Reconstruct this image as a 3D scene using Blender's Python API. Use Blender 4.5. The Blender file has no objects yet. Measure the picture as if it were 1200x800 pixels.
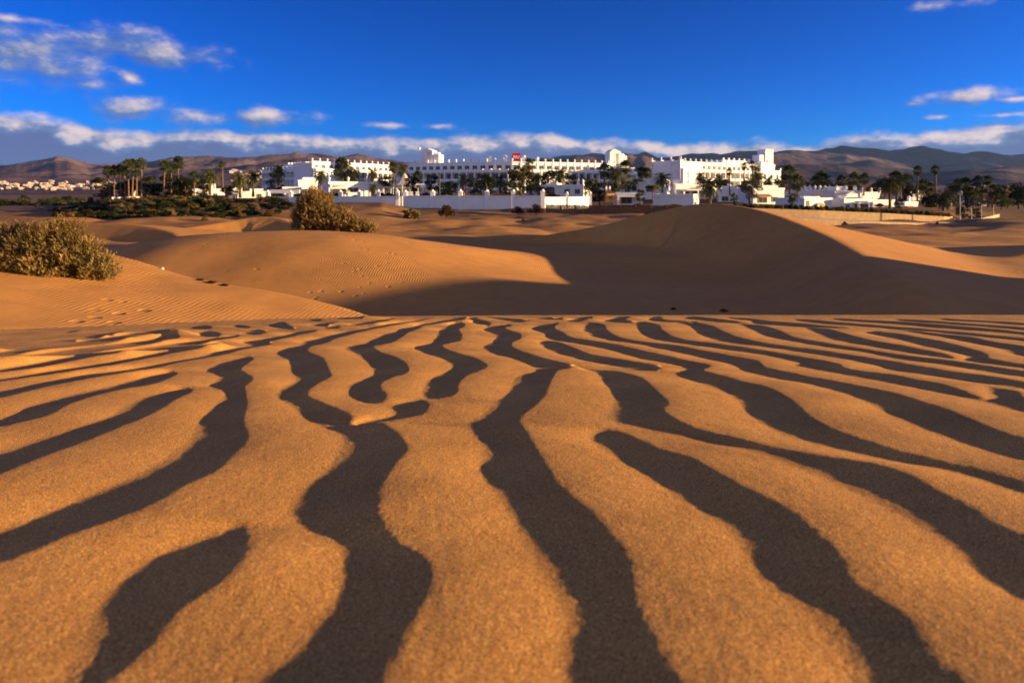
import bpy, bmesh, math, random
import numpy as np
from mathutils import Vector, Matrix
random.seed(7)
R = math.radians
scene = bpy.context.scene
COL = scene.collection
F = 800.0          # focal length in photo pixels (1200 px wide)
HY = 225.0         # photo row of the horizon
SUN_EL, SUN_BACK = 6.0, 5.0   # sun: from the right, a little behind the camera
TANE = math.tan(R(SUN_EL))

def U(px, py, Y):
    """point of the place seen at photo pixel (px, py) at depth Y"""
    return Vector(((px - 600.0) / F * Y, Y, (HY - py) / F * Y))

# ---------------------------------------------------------------- numpy noise
def _hash(ix, iy, seed):
    h = (ix.astype(np.int64) * 374761393 + iy.astype(np.int64) * 668265263 + seed * 1442695041) & 0xFFFFFFFF
    h = ((h ^ (h >> 13)) * 1274126177) & 0xFFFFFFFF
    h = h ^ (h >> 16)
    return (h & 0xFFFF) / 65535.0 * 2 * math.pi

def perlin(x, y, seed=0):
    x0 = np.floor(x); y0 = np.floor(y)
    fx = x - x0; fy = y - y0
    def g(ax, ay):
        a = _hash(x0 + ax, y0 + ay, seed)
        return np.cos(a) * (fx - ax) + np.sin(a) * (fy - ay)
    u = fx * fx * fx * (fx * (fx * 6 - 15) + 10); v = fy * fy * fy * (fy * (fy * 6 - 15) + 10)
    a = g(0, 0) * (1 - u) + g(1, 0) * u
    b = g(0, 1) * (1 - u) + g(1, 1) * u
    return (a * (1 - v) + b * v) * 1.5

def fbm(x, y, oct=4, seed=0, gain=0.5):
    s = 0; a = 1.0
    for k in range(oct):
        s = s + a * perlin(x * 2 ** k + 13.7 * k, y * 2 ** k - 7.3 * k, seed + k)
        a *= gain
    return s

# ---------------------------------------------------------------- object helpers
def link(o, parent=None):
    COL.objects.link(o)
    if parent is not None:
        o.parent = parent
    return o

def tag(o, label=None, cat=None, group=None, kind=None):
    if label: o['label'] = label
    if cat: o['category'] = cat
    if group: o['group'] = group
    if kind: o['kind'] = kind
    return o

def empty(name, loc=(0, 0, 0), rz=0.0, scale=1.0):
    o = bpy.data.objects.new(name, None)
    o.empty_display_size = 0.3
    o.location = loc; o.rotation_euler = (0, 0, rz)
    o.scale = (scale,) * 3 if not hasattr(scale, '__len__') else scale
    return link(o)

class MB:
    """collects vertices and faces and links them as ONE mesh object"""
    def __init__(s): s.v = []; s.f = []
    def add(s, vs, fs):
        b = len(s.v); s.v += [tuple(p) for p in vs]; s.f += [tuple(b + i for i in f) for f in fs]
    def box(s, x0, x1, y0, y1, z0, z1, M=None):
        P = [Vector((x, y, z)) for z in (z0, z1) for y in (y0, y1) for x in (x0, x1)]
        if M is not None: P = [M @ p for p in P]
        s.add(P, [(0, 2, 3, 1), (4, 5, 7, 6), (0, 1, 5, 4), (2, 6, 7, 3), (0, 4, 6, 2), (1, 3, 7, 5)])
    def prism(s, poly, z0, z1):
        n = len(poly)
        vs = [(x, y, z0) for x, y in poly] + [(x, y, z1) for x, y in poly]
        fs = [tuple(range(n))[::-1], tuple(range(n, 2 * n))] + [(i, (i + 1) % n, n + (i + 1) % n, n + i) for i in range(n)]
        s.add(vs, fs)
    def lathe(s, prof, n=10, M=None, cap=True):
        vs = []; fs = []
        for r, z in prof:
            for k in range(n):
                a = 2 * math.pi * k / n
                p = Vector((r * math.cos(a), r * math.sin(a), z))
                vs.append(M @ p if M is not None else p)
        m = len(prof)
        for i in range(m - 1):
            for k in range(n):
                k2 = (k + 1) % n
                fs.append((i * n + k, i * n + k2, (i + 1) * n + k2, (i + 1) * n + k))
        if cap:
            fs.append(tuple(range(n))[::-1]); fs.append(tuple((m - 1) * n + k for k in range(n)))
        s.add(vs, fs)
    def tube(s, pts, rads, n=6):
        pts = [Vector(p) for p in pts]; vs = []; fs = []
        for i, p in enumerate(pts):
            d = (pts[min(i + 1, len(pts) - 1)] - pts[max(i - 1, 0)]).normalized()
            a = d.orthogonal().normalized() if abs(d.z) < .95 else Vector((1, 0, 0))
            a = (a - d * a.dot(d)).normalized(); b = d.cross(a)
            for k in range(n):
                t = 2 * math.pi * k / n
                vs.append(p + (a * math.cos(t) + b * math.sin(t)) * rads[i])
        for i in range(len(pts) - 1):
            for k in range(n):
                k2 = (k + 1) % n
                fs.append((i * n + k, i * n + k2, (i + 1) * n + k2, (i + 1) * n + k))
        fs.append(tuple(range(n))[::-1]); fs.append(tuple((len(pts) - 1) * n + k for k in range(n)))
        s.add(vs, fs)
    def mesh(s, name, mat, smooth=False):
        me = bpy.data.meshes.new(name); me.from_pydata(s.v, [], s.f); me.update()
        me.materials.append(mat)
        if smooth: me.polygons.foreach_set('use_smooth', [True] * len(me.polygons))
        return me
    def build(s, name, mat, parent=None, smooth=False):
        return link(bpy.data.objects.new(name, s.mesh(name, mat, smooth)), parent)

def grid_mesh(name, X, Y, Z, mat, smooth=True):
    """one sheet from 2-D arrays of the same shape"""
    nr, nc = X.shape
    co = np.stack([X, Y, Z], -1).reshape(-1, 3).astype(np.float32)
    idx = np.arange(nr * nc).reshape(nr, nc)
    q = np.stack([idx[:-1, :-1], idx[:-1, 1:], idx[1:, 1:], idx[1:, :-1]], -1).reshape(-1)
    n = (nr - 1) * (nc - 1)
    me = bpy.data.meshes.new(name)
    me.vertices.add(len(co)); me.vertices.foreach_set('co', co.ravel())
    me.loops.add(n * 4); me.loops.foreach_set('vertex_index', q.astype(np.int32))
    me.polygons.add(n)
    me.polygons.foreach_set('loop_start', (np.arange(n) * 4).astype(np.int32))
    me.polygons.foreach_set('loop_total', np.full(n, 4, np.int32))
    me.update(calc_edges=True)
    me.polygons.foreach_set('use_smooth', np.full(n, smooth))
    me.materials.append(mat)
    return link(bpy.data.objects.new(name, me))

# ---------------------------------------------------------------- materials
def new_mat(name):
    m = bpy.data.materials.new(name); m.use_nodes = True
    nt = m.node_tree; b = nt.nodes['Principled BSDF']
    return m, nt, b

def N(nt, t, **kw):
    n = nt.nodes.new(t)
    for k, v in kw.items():
        if k.startswith('i_'): n.inputs[int(k[2:])].default_value = v
        else: setattr(n, k, v)
    return n

def noise_node(nt, scale, detail=4, rough=.55, vec=None):
    n = N(nt, 'ShaderNodeTexNoise'); n.inputs['Scale'].default_value = scale
    n.inputs['Detail'].default_value = detail; n.inputs['Roughness'].default_value = rough
    if vec is not None: nt.links.new(vec, n.inputs['Vector'])
    return n

def ramp(nt, src, stops):
    r = N(nt, 'ShaderNodeValToRGB'); cr = r.color_ramp
    while len(cr.elements) < len(stops): cr.elements.new(0.5)
    for e, (p, c) in zip(cr.elements, stops):
        e.position = p; e.color = (*c, 1)
    nt.links.new(src, r.inputs[0]); return r

def mat_simple(name, c1, c2, scale=3.0, rough=.8, bump=0.0, bscale=None, spec=.3, obj=True, dist=.02):
    m, nt, b = new_mat(name)
    tc = N(nt, 'ShaderNodeTexCoord'); v = tc.outputs['Object' if obj else 'Generated']
    n = noise_node(nt, scale, 5, .6, v)
    r = ramp(nt, n.outputs['Fac'], [(.3, c1), (.7, c2)])
    nt.links.new(r.outputs[0], b.inputs['Base Color'])
    b.inputs['Roughness'].default_value = rough
    b.inputs['Specular IOR Level'].default_value = spec
    if bump:
        n2 = noise_node(nt, bscale or scale * 4, 4, .6, v)
        bp = N(nt, 'ShaderNodeBump'); bp.inputs['Strength'].default_value = bump; bp.inputs['Distance'].default_value = dist
        nt.links.new(n2.outputs['Fac'], bp.inputs['Height']); nt.links.new(bp.outputs[0], b.inputs['Normal'])
    return m

def mat_foliage(name, c1, c2, c3, scale=1.2):
    """leaf colour that varies from clump to clump and from plant to plant"""
    m, nt, b = new_mat(name)
    tc = N(nt, 'ShaderNodeTexCoord'); oi = N(nt, 'ShaderNodeObjectInfo')
    n = noise_node(nt, scale, 3, .6, tc.outputs['Object'])
    ad = N(nt, 'ShaderNodeMath', operation='MULTIPLY_ADD'); ad.inputs[1].default_value = .35; 
    nt.links.new(oi.outputs['Random'], ad.inputs[0])
    sb = N(nt, 'ShaderNodeMath', operation='SUBTRACT'); sb.inputs[1].default_value = .17
    nt.links.new(n.outputs['Fac'], sb.inputs[0]); nt.links.new(sb.outputs[0], ad.inputs[2])
    r = ramp(nt, ad.outputs[0], [(.3, c1), (.5, c2), (.72, c3)])
    nt.links.new(r.outputs[0], b.inputs['Base Color'])
    b.inputs['Roughness'].default_value = .55; b.inputs['Specular IOR Level'].default_value = .25
    tr = N(nt, 'ShaderNodeBsdfTranslucent'); nt.links.new(r.outputs[0], tr.inputs['Color'])
    mx = N(nt, 'ShaderNodeMixShader'); mx.inputs[0].default_value = .22
    nt.links.new(b.outputs[0], mx.inputs[1]); nt.links.new(tr.outputs[0], mx.inputs[2])
    nt.links.new(mx.outputs[0], nt.nodes['Material Output'].inputs['Surface'])
    return m

def mat_ripple_sand():
    m, nt, b = new_mat('rippled_sand')
    g = N(nt, 'ShaderNodeNewGeometry'); P = g.outputs['Position']
    fine = noise_node(nt, 620, 3, .7, P)       # grains, 2-3 mm
    mid = noise_node(nt, 190, 4, .65, P)
    big = noise_node(nt, 6, 3, .5, P)
    r = ramp(nt, fine.outputs['Fac'], [(.33, (.17, .070, .018)), (.5, (.54, .243, .054)), (.68, (.98, .60, .19))])
    r2 = ramp(nt, big.outputs['Fac'], [(.3, (.80, .77, .76)), (.7, (1.10, 1.06, 1.0))])
    mx = N(nt, 'ShaderNodeMix', data_type='RGBA', blend_type='MULTIPLY'); mx.inputs[0].default_value = 1
    nt.links.new(r.outputs[0], mx.inputs[6]); nt.links.new(r2.outputs[0], mx.inputs[7])
    nt.links.new(mx.outputs[2], b.inputs['Base Color'])
    b.inputs['Roughness'].default_value = .9; b.inputs['Specular IOR Level'].default_value = .15
    b1 = N(nt, 'ShaderNodeBump'); b1.inputs['Strength'].default_value = .6; b1.inputs['Distance'].default_value = .0009
    b2 = N(nt, 'ShaderNodeBump'); b2.inputs['Strength'].default_value = .26; b2.inputs['Distance'].default_value = .0015
    nt.links.new(mid.outputs['Fac'], b2.inputs['Height']); nt.links.new(fine.outputs['Fac'], b1.inputs['Height'])
    nt.links.new(b2.outputs[0], b1.inputs['Normal']); nt.links.new(b1.outputs[0], b.inputs['Normal'])
    return m

def mat_dune_sand():
    m, nt, b = new_mat('dune_sand')
    g = N(nt, 'ShaderNodeNewGeometry'); P = g.outputs['Position']
    n1 = noise_node(nt, .09, 5, .6, P)
    n2 = noise_node(nt, 1.3, 5, .65, P)
    r = ramp(nt, n1.outputs['Fac'], [(.32, (.45, .208, .058)), (.55, (.51, .240, .068)), (.75, (.56, .27, .082))])
    r2 = ramp(nt, n2.outputs['Fac'], [(.25, (.84, .83, .82)), (.6, (1, 1, 1)), (.8, (1.07, 1.05, 1.03))])
    mx = N(nt, 'ShaderNodeMix', data_type='RGBA', blend_type='MULTIPLY'); mx.inputs[0].default_value = 1
    nt.links.new(r.outputs[0], mx.inputs[6]); nt.links.new(r2.outputs[0], mx.inputs[7])
    # beyond the open sand: brown scrub soil, darkened to paint in the bank's shade
    sp = N(nt, 'ShaderNodeSeparateXYZ'); nt.links.new(P, sp.inputs[0])
    far = N(nt, 'ShaderNodeMapRange'); far.inputs[1].default_value = 72; far.inputs[2].default_value = 125
    ya = N(nt, 'ShaderNodeMath', operation='MULTIPLY_ADD'); ya.inputs[1].default_value = 60
    n3 = noise_node(nt, .06, 4, .6, P)
    nt.links.new(n3.outputs['Fac'], ya.inputs[0]); nt.links.new(sp.outputs['Y'], ya.inputs[2])
    sub = N(nt, 'ShaderNodeMath', operation='SUBTRACT'); sub.inputs[1].default_value = 30
    nt.links.new(ya.outputs[0], sub.inputs[0]); nt.links.new(sub.outputs[0], far.inputs[0])
    r3 = ramp(nt, n2.outputs['Fac'], [(.3, (.11, .062, .033)), (.7, (.24, .13, .062))])
    mx2 = N(nt, 'ShaderNodeMix', data_type='RGBA')
    nt.links.new(far.outputs[0], mx2.inputs[0]); nt.links.new(mx.outputs[2], mx2.inputs[6]); nt.links.new(r3.outputs[0], mx2.inputs[7])
    nt.links.new(mx2.outputs[2], b.inputs['Base Color'])
    b.inputs['Roughness'].default_value = .95; b.inputs['Specular IOR Level'].default_value = .1
    # wind ripples about 12 cm apart, stronger in patches, plus grain and scattered footprints
    wv = N(nt, 'ShaderNodeTexWave', wave_type='BANDS', bands_direction='X'); wv.inputs['Scale'].default_value = 2.6
    wv.inputs['Distortion'].default_value = 5; wv.inputs['Detail'].default_value = 2.0; wv.inputs['Detail Scale'].default_value = .5
    nt.links.new(P, wv.inputs['Vector'])
    pm = ramp(nt, noise_node(nt, .16, 2, .5, P).outputs['Fac'], [(.42, (0.05,) * 3), (.62, (1, 1, 1))])
    ml = N(nt, 'ShaderNodeMath', operation='MULTIPLY'); nt.links.new(wv.outputs['Fac'], ml.inputs[0]); nt.links.new(pm.outputs[0], ml.inputs[1])
    b1 = N(nt, 'ShaderNodeBump'); b1.inputs['Strength'].default_value = .6; b1.inputs['Distance'].default_value = .012
    b2 = N(nt, 'ShaderNodeBump'); b2.inputs['Strength'].default_value = .25; b2.inputs['Distance'].default_value = .05
    # scattered footprints in trodden patches
    vo = N(nt, 'ShaderNodeTexVoronoi'); vo.inputs['Scale'].default_value = 1.7; nt.links.new(P, vo.inputs['Vector'])
    fp = ramp(nt, vo.outputs['Distance'], [(.10, (0, 0, 0)), (.24, (1, 1, 1))])
    fm = ramp(nt, noise_node(nt, .22, 2, .5, P).outputs['Fac'], [(.58, (0,) * 3), (.66, (1, 1, 1))])
    fx = N(nt, 'ShaderNodeMix', data_type='RGBA'); fx.inputs[6].default_value = (1, 1, 1, 1)
    nt.links.new(fm.outputs[0], fx.inputs[0]); nt.links.new(fp.outputs[0], fx.inputs[7])
    b3 = N(nt, 'ShaderNodeBump'); b3.inputs['Strength'].default_value = .7; b3.inputs['Distance'].default_value = .05
    nt.links.new(fx.outputs[2], b3.inputs['Height']); nt.links.new(b3.outputs[0], b2.inputs['Normal'])
    nt.links.new(ml.outputs[0], b1.inputs['Height']); nt.links.new(n2.outputs['Fac'], b2.inputs['Height'])
    nt.links.new(b2.outputs[0], b1.inputs['Normal']); nt.links.new(b1.outputs[0], b.inputs['Normal'])
    return m

def mat_hills():
    m, nt, b = new_mat('hill_rock')
    g = N(nt, 'ShaderNodeNewGeometry'); P = g.outputs['Position']
    mp = N(nt, 'ShaderNodeMapping'); mp.inputs['Scale'].default_value = (1, .4, 1); nt.links.new(P, mp.inputs['Vector'])
    n1 = noise_node(nt, .0016, 6, .62, mp.outputs[0]); n2 = noise_node(nt, .02, 4, .6, P)
    r = ramp(nt, n1.outputs['Fac'], [(.34, (.055, .036, .045)), (.5, (.105, .067, .068)), (.66, (.21, .13, .108))])
    r2 = ramp(nt, n2.outputs['Fac'], [(.3, (.75,) * 3), (.7, (1.1,) * 3)])
    mx = N(nt, 'ShaderNodeMix', data_type='RGBA', blend_type='MULTIPLY'); mx.inputs[0].default_value = 1
    nt.links.new(r.outputs[0], mx.inputs[6]); nt.links.new(r2.outputs[0], mx.inputs[7])
    nt.links.new(mx.outputs[2], b.inputs['Base Color']); b.inputs['Roughness'].default_value = .95
    b.inputs['Specular IOR Level'].default_value = .05
    bp = N(nt, 'ShaderNodeBump'); bp.inputs['Strength'].default_value = .8; bp.inputs['Distance'].default_value = 18
    nt.links.new(n2.outputs['Fac'], bp.inputs['Height']); nt.links.new(bp.outputs[0], b.inputs['Normal'])
    return m

M = {}
M['ripple'] = mat_ripple_sand(); M['dune'] = mat_dune_sand(); M['hills'] = mat_hills()
M['white'] = mat_simple('white_stucco', (.82, .80, .76), (.90, .88, .85), .7, .85, .2, 8)
M['white2'] = mat_simple('old_white_stucco', (.66, .63, .58), (.80, .77, .72), .5, .88, .2, 8)
M['glass'] = mat_simple('dark_window_glass', (.035, .042, .055), (.085, .09, .10), .5, .12, 0, spec=.5)
M['frame'] = mat_simple('window_frame_paint', (.30, .29, .27), (.36, .35, .33), 3, .5)
M['curtain'] = mat_simple('pale_curtain', (.42, .36, .28), (.55, .48, .38), 2, .8)
M['stone'] = mat_simple('sandstone_wall', (.40, .25, .12), (.56, .38, .20), 1.8, .9, .6, 3, dist=.08)
M['reed'] = mat_simple('brown_reed', (.11, .05, .026), (.20, .10, .05), 6, .9, .4, 30)
M['wood'] = mat_simple('weathered_wood', (.16, .09, .05), (.28, .17, .10), 5, .85)
M['trunk'] = mat_simple('palm_bark', (.09, .05, .028), (.19, .105, .055), 3, .9, .7, 9, dist=.06)
M['bark'] = mat_simple('tree_bark', (.10, .065, .04), (.18, .12, .08), 3, .9, .5, 9)
M['palm'] = mat_foliage('palm_leaf', (.018, .030, .008), (.045, .062, .014), (.095, .105, .022), .8)
M['date'] = mat_foliage('date_palm_leaf', (.022, .030, .010), (.055, .062, .018), (.11, .105, .030), .8)
M['dead'] = mat_simple('dead_frond', (.13, .075, .03), (.24, .15, .07), 2, .9)
M['leafdark'] = mat_foliage('dark_leaf', (.008, .014, .005), (.020, .030, .008), (.050, .055, .012), .9)
M['leafgreen'] = mat_foliage('green_leaf', (.025, .045, .008), (.055, .085, .012), (.10, .13, .02), .9)
M['tamarisk'] = mat_foliage('tamarisk_leaf', (.045, .040, .011), (.15, .108, .026), (.34, .205, .062), 2.6)
M['tamdark'] = mat_foliage('tamarisk_dark_leaf', (.05, .040, .012), (.14, .095, .025), (.28, .17, .05), 1.2)
M['scrub'] = mat_foliage('dry_scrub_leaf', (.035, .022, .010), (.085, .05, .018), (.16, .09, .035), 1.2)
M['red'] = mat_simple('red_sign_paint', (.50, .008, .014), (.56, .012, .02), 1, .4)
M['letter'] = mat_simple('white_letter_paint', (.8, .8, .8), (.85, .85, .85), 1, .4)
M['yellow'] = mat_simple('ochre_paint', (.50, .25, .045), (.62, .34, .07), 2, .8)
M['blue'] = mat_simple('blue_canvas', (.012, .045, .26), (.02, .07, .34), 2, .7)
M['orange'] = mat_simple('orange_canvas', (.75, .28, .04), (.8, .36, .06), 2, .8)
M['darkred'] = mat_simple('dark_red_canvas', (.14, .012, .02), (.2, .02, .03), 2, .8)
M['tile'] = mat_simple('clay_roof_tile', (.30, .10, .05), (.42, .16, .08), 3, .85)
M['grey'] = mat_simple('grey_painted_metal', (.11, .12, .13), (.17, .18, .19), 3, .45)
M['canvas'] = mat_simple('sand_canvas', (.50, .43, .36), (.60, .52, .44), 1.5, .85)
M['path'] = mat_simple('pale_path', (.42, .30, .18), (.52, .38, .25), 1.2, .9, .3, 6)
M['house'] = mat_simple('town_wall', (.36, .27, .21), (.60, .50, .42), .02, .85)
# ================================================================ the rippled sand in front
# outlines of the shaded lee sides, read off the photograph, laid out on the dune's real surface
BANDS = [
 [(286,614),(293,627),(290,647),(275,665),(260,682),(240,695),(212,710),(197,727),(180,750),(155,775),(120,800),(0,1000),(-90,1000),(72,798),(92,772),(94,760),(107,740),(106,720),(130,692),(150,672),(180,652),(212,640),(250,627)],
 [(0,624),(50,605),(100,582),(150,562),(180,547),(212,527),(231,507),(234,492),(250,477),(264,467),(265,460),(257,456),(241,453),(255,447.5),(257,442),(252,439),(239,435),(254,427),(270,422),(290,417.5),(299,419),(290,426),(280,432.5),(289,437.5),(296,442.5),(295,447.5),(286,452.5),(288,462),(290,475),(284,492),(292,507),(287,520),(275,530),(260,547),(235,560),(212,570),(192,584),(160,600),(100,620),(50,639),(0,657)],
 [(228,457),(207,467),(175,487),(140,500),(100,516),(62,530),(30,542),(0,556),(0,529),(37,517),(75,506),(105,497),(137,485),(147,476),(170,465),(195,459),(220,454)],
 [(210,437.5),(202,435),(196,437),(175,441),(150,447),(120,455),(95,461),(62,469),(30,477),(21,484),(0,491),(0,499),(32,492),(62,485),(77,474),(105,465),(145,455),(180,450),(200,442)],
 [(0,459.5),(29,452.5),(62,446),(100,439),(131,436),(150,433),(175,429),(200,424),(237,417.5),(250,413),(275,408),(300,405),(312,402),(321,403),(300,406.5),(281,410),(269,414),(250,417.5),(225,421.5),(200,426.5),(179,432),(150,436),(125,439.5),(87,446.5),(62,451),(31,459),(0,465.6)],
 [(0,444),(31,439),(62,434),(100,429),(125,425),(150,420.6),(181,414),(200,410.6),(237,405.6),(269,403),(237,408),(206,412.5),(181,418),(150,424),(131,427.5),(100,431.5),(62,437.5),(31,442),(0,446.5)],
 [(0,432.5),(37,427),(62,422),(94,416),(125,413),(150,410),(187,405),(225,400.6),(262,395),(285,393.7),(262,397.5),(225,403),(187,408),(150,412),(125,415.5),(94,420.5),(62,427),(37,431),(0,435.5)],
 [(282,401),(300,399),(315,396),(337,392),(350,388),(374,386.5),(368,389),(350,392),(335,396),(312,400),(321,403),(305,405),(290,404)],
 [(512,371.5),(500,373),(475,377.5),(450,380.6),(425,385.6),(409,388),(387,393),(369,398),(355,400),(353,405),(335,408),(325,412),(327,417),(341,420),(340,430),(347,442.5),(347,447.5),(330,456),(322,465),(346,479),(357,491),(382,500),(400,510),(402,522),(387,547),(362,567),(345,587),(340,605),(347,616),(375,627),(395,638),(402,650),(400,682),(397,700),(385,715),(365,745),(345,767),(300,800),(100,1000),(400,1000),(447,800),(455,775),(470,750),(482,725),(497,707),(507,680),(500,655),(487,647),(467,637),(452,620),(443,600),(442,585),(447,565),(462,545),(479,527),(475,517),(460,502),(447,496),(430,495.5),(412,497),(414,487),(392,477),(375,470),(361,465),(361,457),(372,449),(389,441),(387,436),(384,430),(380,421),(374,417.5),(362,413),(359,409),(367,405),(385,401),(390,397.5),(409,392.5),(425,388),(450,382.8),(480,378)],
 [(454,476),(475,471),(500,468),(504,477),(497,485),(480,489),(460,492),(430,496.5),(425,495),(450,490),(462,487),(460,481)],
 [(450,392),(431,400),(429,403),(406,406),(404,410),(419,416),(431,424),(437,432),(439,439),(425,445),(410,450),(408,457.5),(410,464),(420,470),(435,474),(452,469),(453,463),(445,455),(446,448),(462,441),(477,437.5),(480,432.5),(475,424),(465,419),(450,414),(439,409),(437,405),(450,403),(462,401),(472,394),(481,388),(494,384),(494,381.5),(515,378.5),(531,376),(545,374.5),(556,376),(552,378),(562,380.5),(574,381),(576,378),(565,375),(550,372),(531,372),(527,374.4),(516,376),(491,380),(487,382.5),(469,385),(466,388)],
 [(531,379),(546,379),(544,382.5),(536,386),(542,392),(540,399),(531,401),(517,404),(520,407.5),(537,414),(556,419),(566,424),(573,429),(562,434),(547,439),(537,447.5),(536,461),(520,466),(500,469.5),(495,463),(496,455),(502,445),(515,439),(531,432.5),(531,429),(521,421),(504,417),(485,408),(487,405.6),(505,403),(512,395),(513,389),(520,384)],
 [(564,386),(575,382.5),(598,380),(600,381.5),(589,384),(600,388),(611,390.6),(611,397),(602,400),(599,403),(600,406),(612,412.5),(637,419),(654,424),(670,427.5),(676,431),(655,432.5),(650,437.5),(645,447),(640,462),(625,477),(605,491),(617,505),(625,520),(640,545),(652,565),(672,582),(697,602),(715,622),(735,647),(742,677),(745,700),(755,730),(775,765),(797,800),(930,1000),(690,1000),(660,800),(660,762),(665,730),(655,702),(637,677),(627,655),(610,622),(599,610),(587,587),(570,567),(562,550),(570,530),(567,517),(550,505),(547,497),(565,487),(580,472),(595,462),(600,451),(605,440),(635,434),(619,427),(600,420),(582,415.6),(569,410),(564,406),(579,400.6),(582,394),(577,390.6)],
 [(566,371.6),(585,372),(612,374),(624,376),(605,378.5),(596,376.5),(580,374)],
 [(657,378),(646,379),(631,381),(621,385.6),(631,389),(640,391),(639,395),(645,398),(662,400.5),(681,404),(700,407),(719,411.5),(737,416.5),(750,420),(775,425),(809,432),(790,437.5),(800,442.5),(825,450),(847,457.5),(862,467),(877,485),(900,500),(925,511),(962,522),(1000,531),(1050,541),(1100,549),(1150,562),(1200,580),(1200,564),(1150,550),(1100,539),(1050,527),(1012,515),(975,502),(945,485),(932,472),(915,460),(899,452.5),(875,447.5),(850,441),(837,438),(821,434),(835,429),(825,425.6),(800,421),(775,415),(750,410.5),(725,404),(709,401.5),(694,399.5),(672,396),(662,392.5),(662,390),(647,384)],
 [(631,400.6),(641,399),(656,401),(669,406),(687,414),(706,417.5),(725,420.6),(750,425),(762,427),(775,429),(774,434),(766,435.6),(750,435),(737,432.5),(712,428),(675,420),(650,414),(637,407.5)],
 [(676,431),(687,432.2),(706,434),(725,435),(750,441),(762,450),(770,459),(785,471),(775,479),(790,490),(812,501),(850,511),(900,522),(925,527),(962,534),(1025,542),(1062,554),(1080,562),(1100,575),(1137,592),(1162,610),(1200,627),(1200,705),(1162,682),(1137,665),(1112,640),(1075,617),(1037,595),(1000,577),(962,560),(925,545),(900,534),(875,527),(837,522),(800,512),(762,504),(722,497),(712,487),(720,475),(720,462),(712,452),(702,440),(699,436.5),(687,434)],
 [(690,512),(705,504),(725,505),(750,515),(775,526),(812,537),(830,547),(862,565),(900,584),(925,597),(950,617),(977,640),(992,662),(1000,685),(1040,705),(1070,727),(1085,750),(1097,775),(1112,785),(1137,800),(1330,1000),(1060,1000),(997,800),(996,787),(980,765),(967,740),(952,722),(925,702),(900,685),(880,662),(870,637),(850,617),(825,600),(775,570),(750,552),(725,535),(700,522)],
 [(686,377.5),(687,382.5),(682,386),(690,390),(692,394),(706,398),(725,401),(750,404),(775,409),(800,414),(825,420),(850,425),(862,429),(870,435),(900,442.5),(937,448),(987,460),(1012,470),(1050,487),(1075,500),(1112,514),(1150,527),(1200,542),(1200,515),(1162,502),(1125,485),(1087,472),(1050,461),(1012,453),(975,445.6),(950,442),(925,436),(900,432),(896,430),(892,426),(887,422),(862,418),(837,413),(819,410),(800,406),(775,402.5),(750,399.5),(731,397),(719,392.5),(710,386),(710,381),(700,378)],
 [(742,377.5),(749,386),(754,392.5),(765,397.5),(787,401),(812,404.5),(850,410),(900,417.5),(925,423),(940,426.5),(927,428),(956,434),(975,437),(1000,442),(1025,446),(1050,450),(1075,455),(1100,460),(1125,465.6),(1150,470),(1200,484),(1200,470),(1199,466),(1195,458),(1175,455),(1155,454),(1160,460),(1167,465),(1158,467.5),(1140,462.5),(1125,456),(1100,449),(1075,445),(1050,439),(1025,436),(1006,434),(987,430),(986,427),(975,424),(950,420),(925,415.6),(900,411.5),(875,407.5),(850,404),(825,400.6),(800,397.5),(787,394),(775,386),(774,381),(762,378)],
 [(789,377.5),(800,380),(811,383),(817,390),(830,396),(844,400),(862,403.5),(900,407.5),(937,413),(975,418),(1000,422.5),(1031,429),(1037,432),(1050,434),(1087,439.5),(1125,445.5),(1156,451),(1200,455.6),(1200,447.5),(1162,441.5),(1131,437.5),(1100,433),(1069,427.5),(1050,424),(1025,420),(1000,416),(975,412),(937,407),(900,402),(881,399),(862,394),(847,388),(837,382.5),(820,378)],
 [(862,379.5),(872,382.5),(887,390),(900,395),(925,400),(962,406),(1000,411.5),(1037,417.5),(1050,420.5),(1087,425.5),(1125,431.5),(1162,438),(1200,442.5),(1200,434.5),(1175,431),(1125,424),(1087,419),(1050,415),(1025,410.5),(1000,407),(975,403),(950,399),(931,395),(919,390),(906,384),(885,380)],
 [(940,384),(954,389),(965,395),(987,400),(1012,404.5),(1050,411),(1087,417.5),(1112,421),(1121,420.5),(1117,418),(1106,414),(1081,409.5),(1050,403.5),(1025,399.5),(1000,394),(985,389),(970,384.5)],
 [(1010,389),(1030,393.5),(1050,398),(1081,405.5),(1112,412),(1138,418),(1126,421.5),(1156,427),(1200,432.5),(1200,427),(1181,424),(1162,420),(1157,418.5),(1159,416),(1150,412),(1137,409),(1119,403.5),(1100,399),(1075,395),(1050,390.5),(1030,388.5)],
 [(1030,384),(1050,387),(1081,392),(1125,399),(1150,405),(1175,410),(1187,415),(1200,418),(1200,405.6),(1162,400),(1137,394.5),(1125,393),(1087,389.5),(1050,384.5)],
 [(880,375),(925,377.5),(962,381.5),(1000,384),(1000,386.5),(950,384.5),(925,382.5),(880,379.5)],
 [(930,373),(975,377),(1025,380.5),(1087,386),(1150,391),(1200,396.5),(1200,400),(1150,395),(1087,389),(1025,384),(975,380.5),(930,376)],
 [(975,372.5),(1050,376.5),(1120,381.5),(1200,389),(1200,393),(1120,386),(1050,380.5),(975,375)],
 [(1050,373.2),(1120,377.5),(1200,383.5),(1200,387),(1120,381),(1050,376)],
 [(1100,372.5),(1200,378),(1200,381.5),(1100,375.3)],
 [(624,374),(640,371.5),(665,373),(645,375.5)],
 [(660,377.5),(675,373.5),(682,371),(697,371),(690,374),(680,377)],
 [(705,376.5),(718,373.5),(725,371),(741,371),(730,374.5),(750,378),(735,379.5)],
 [(758,375),(766,371),(775,371),(776,375),(800,375.5),(822,377),(800,379),(770,377)],
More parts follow.
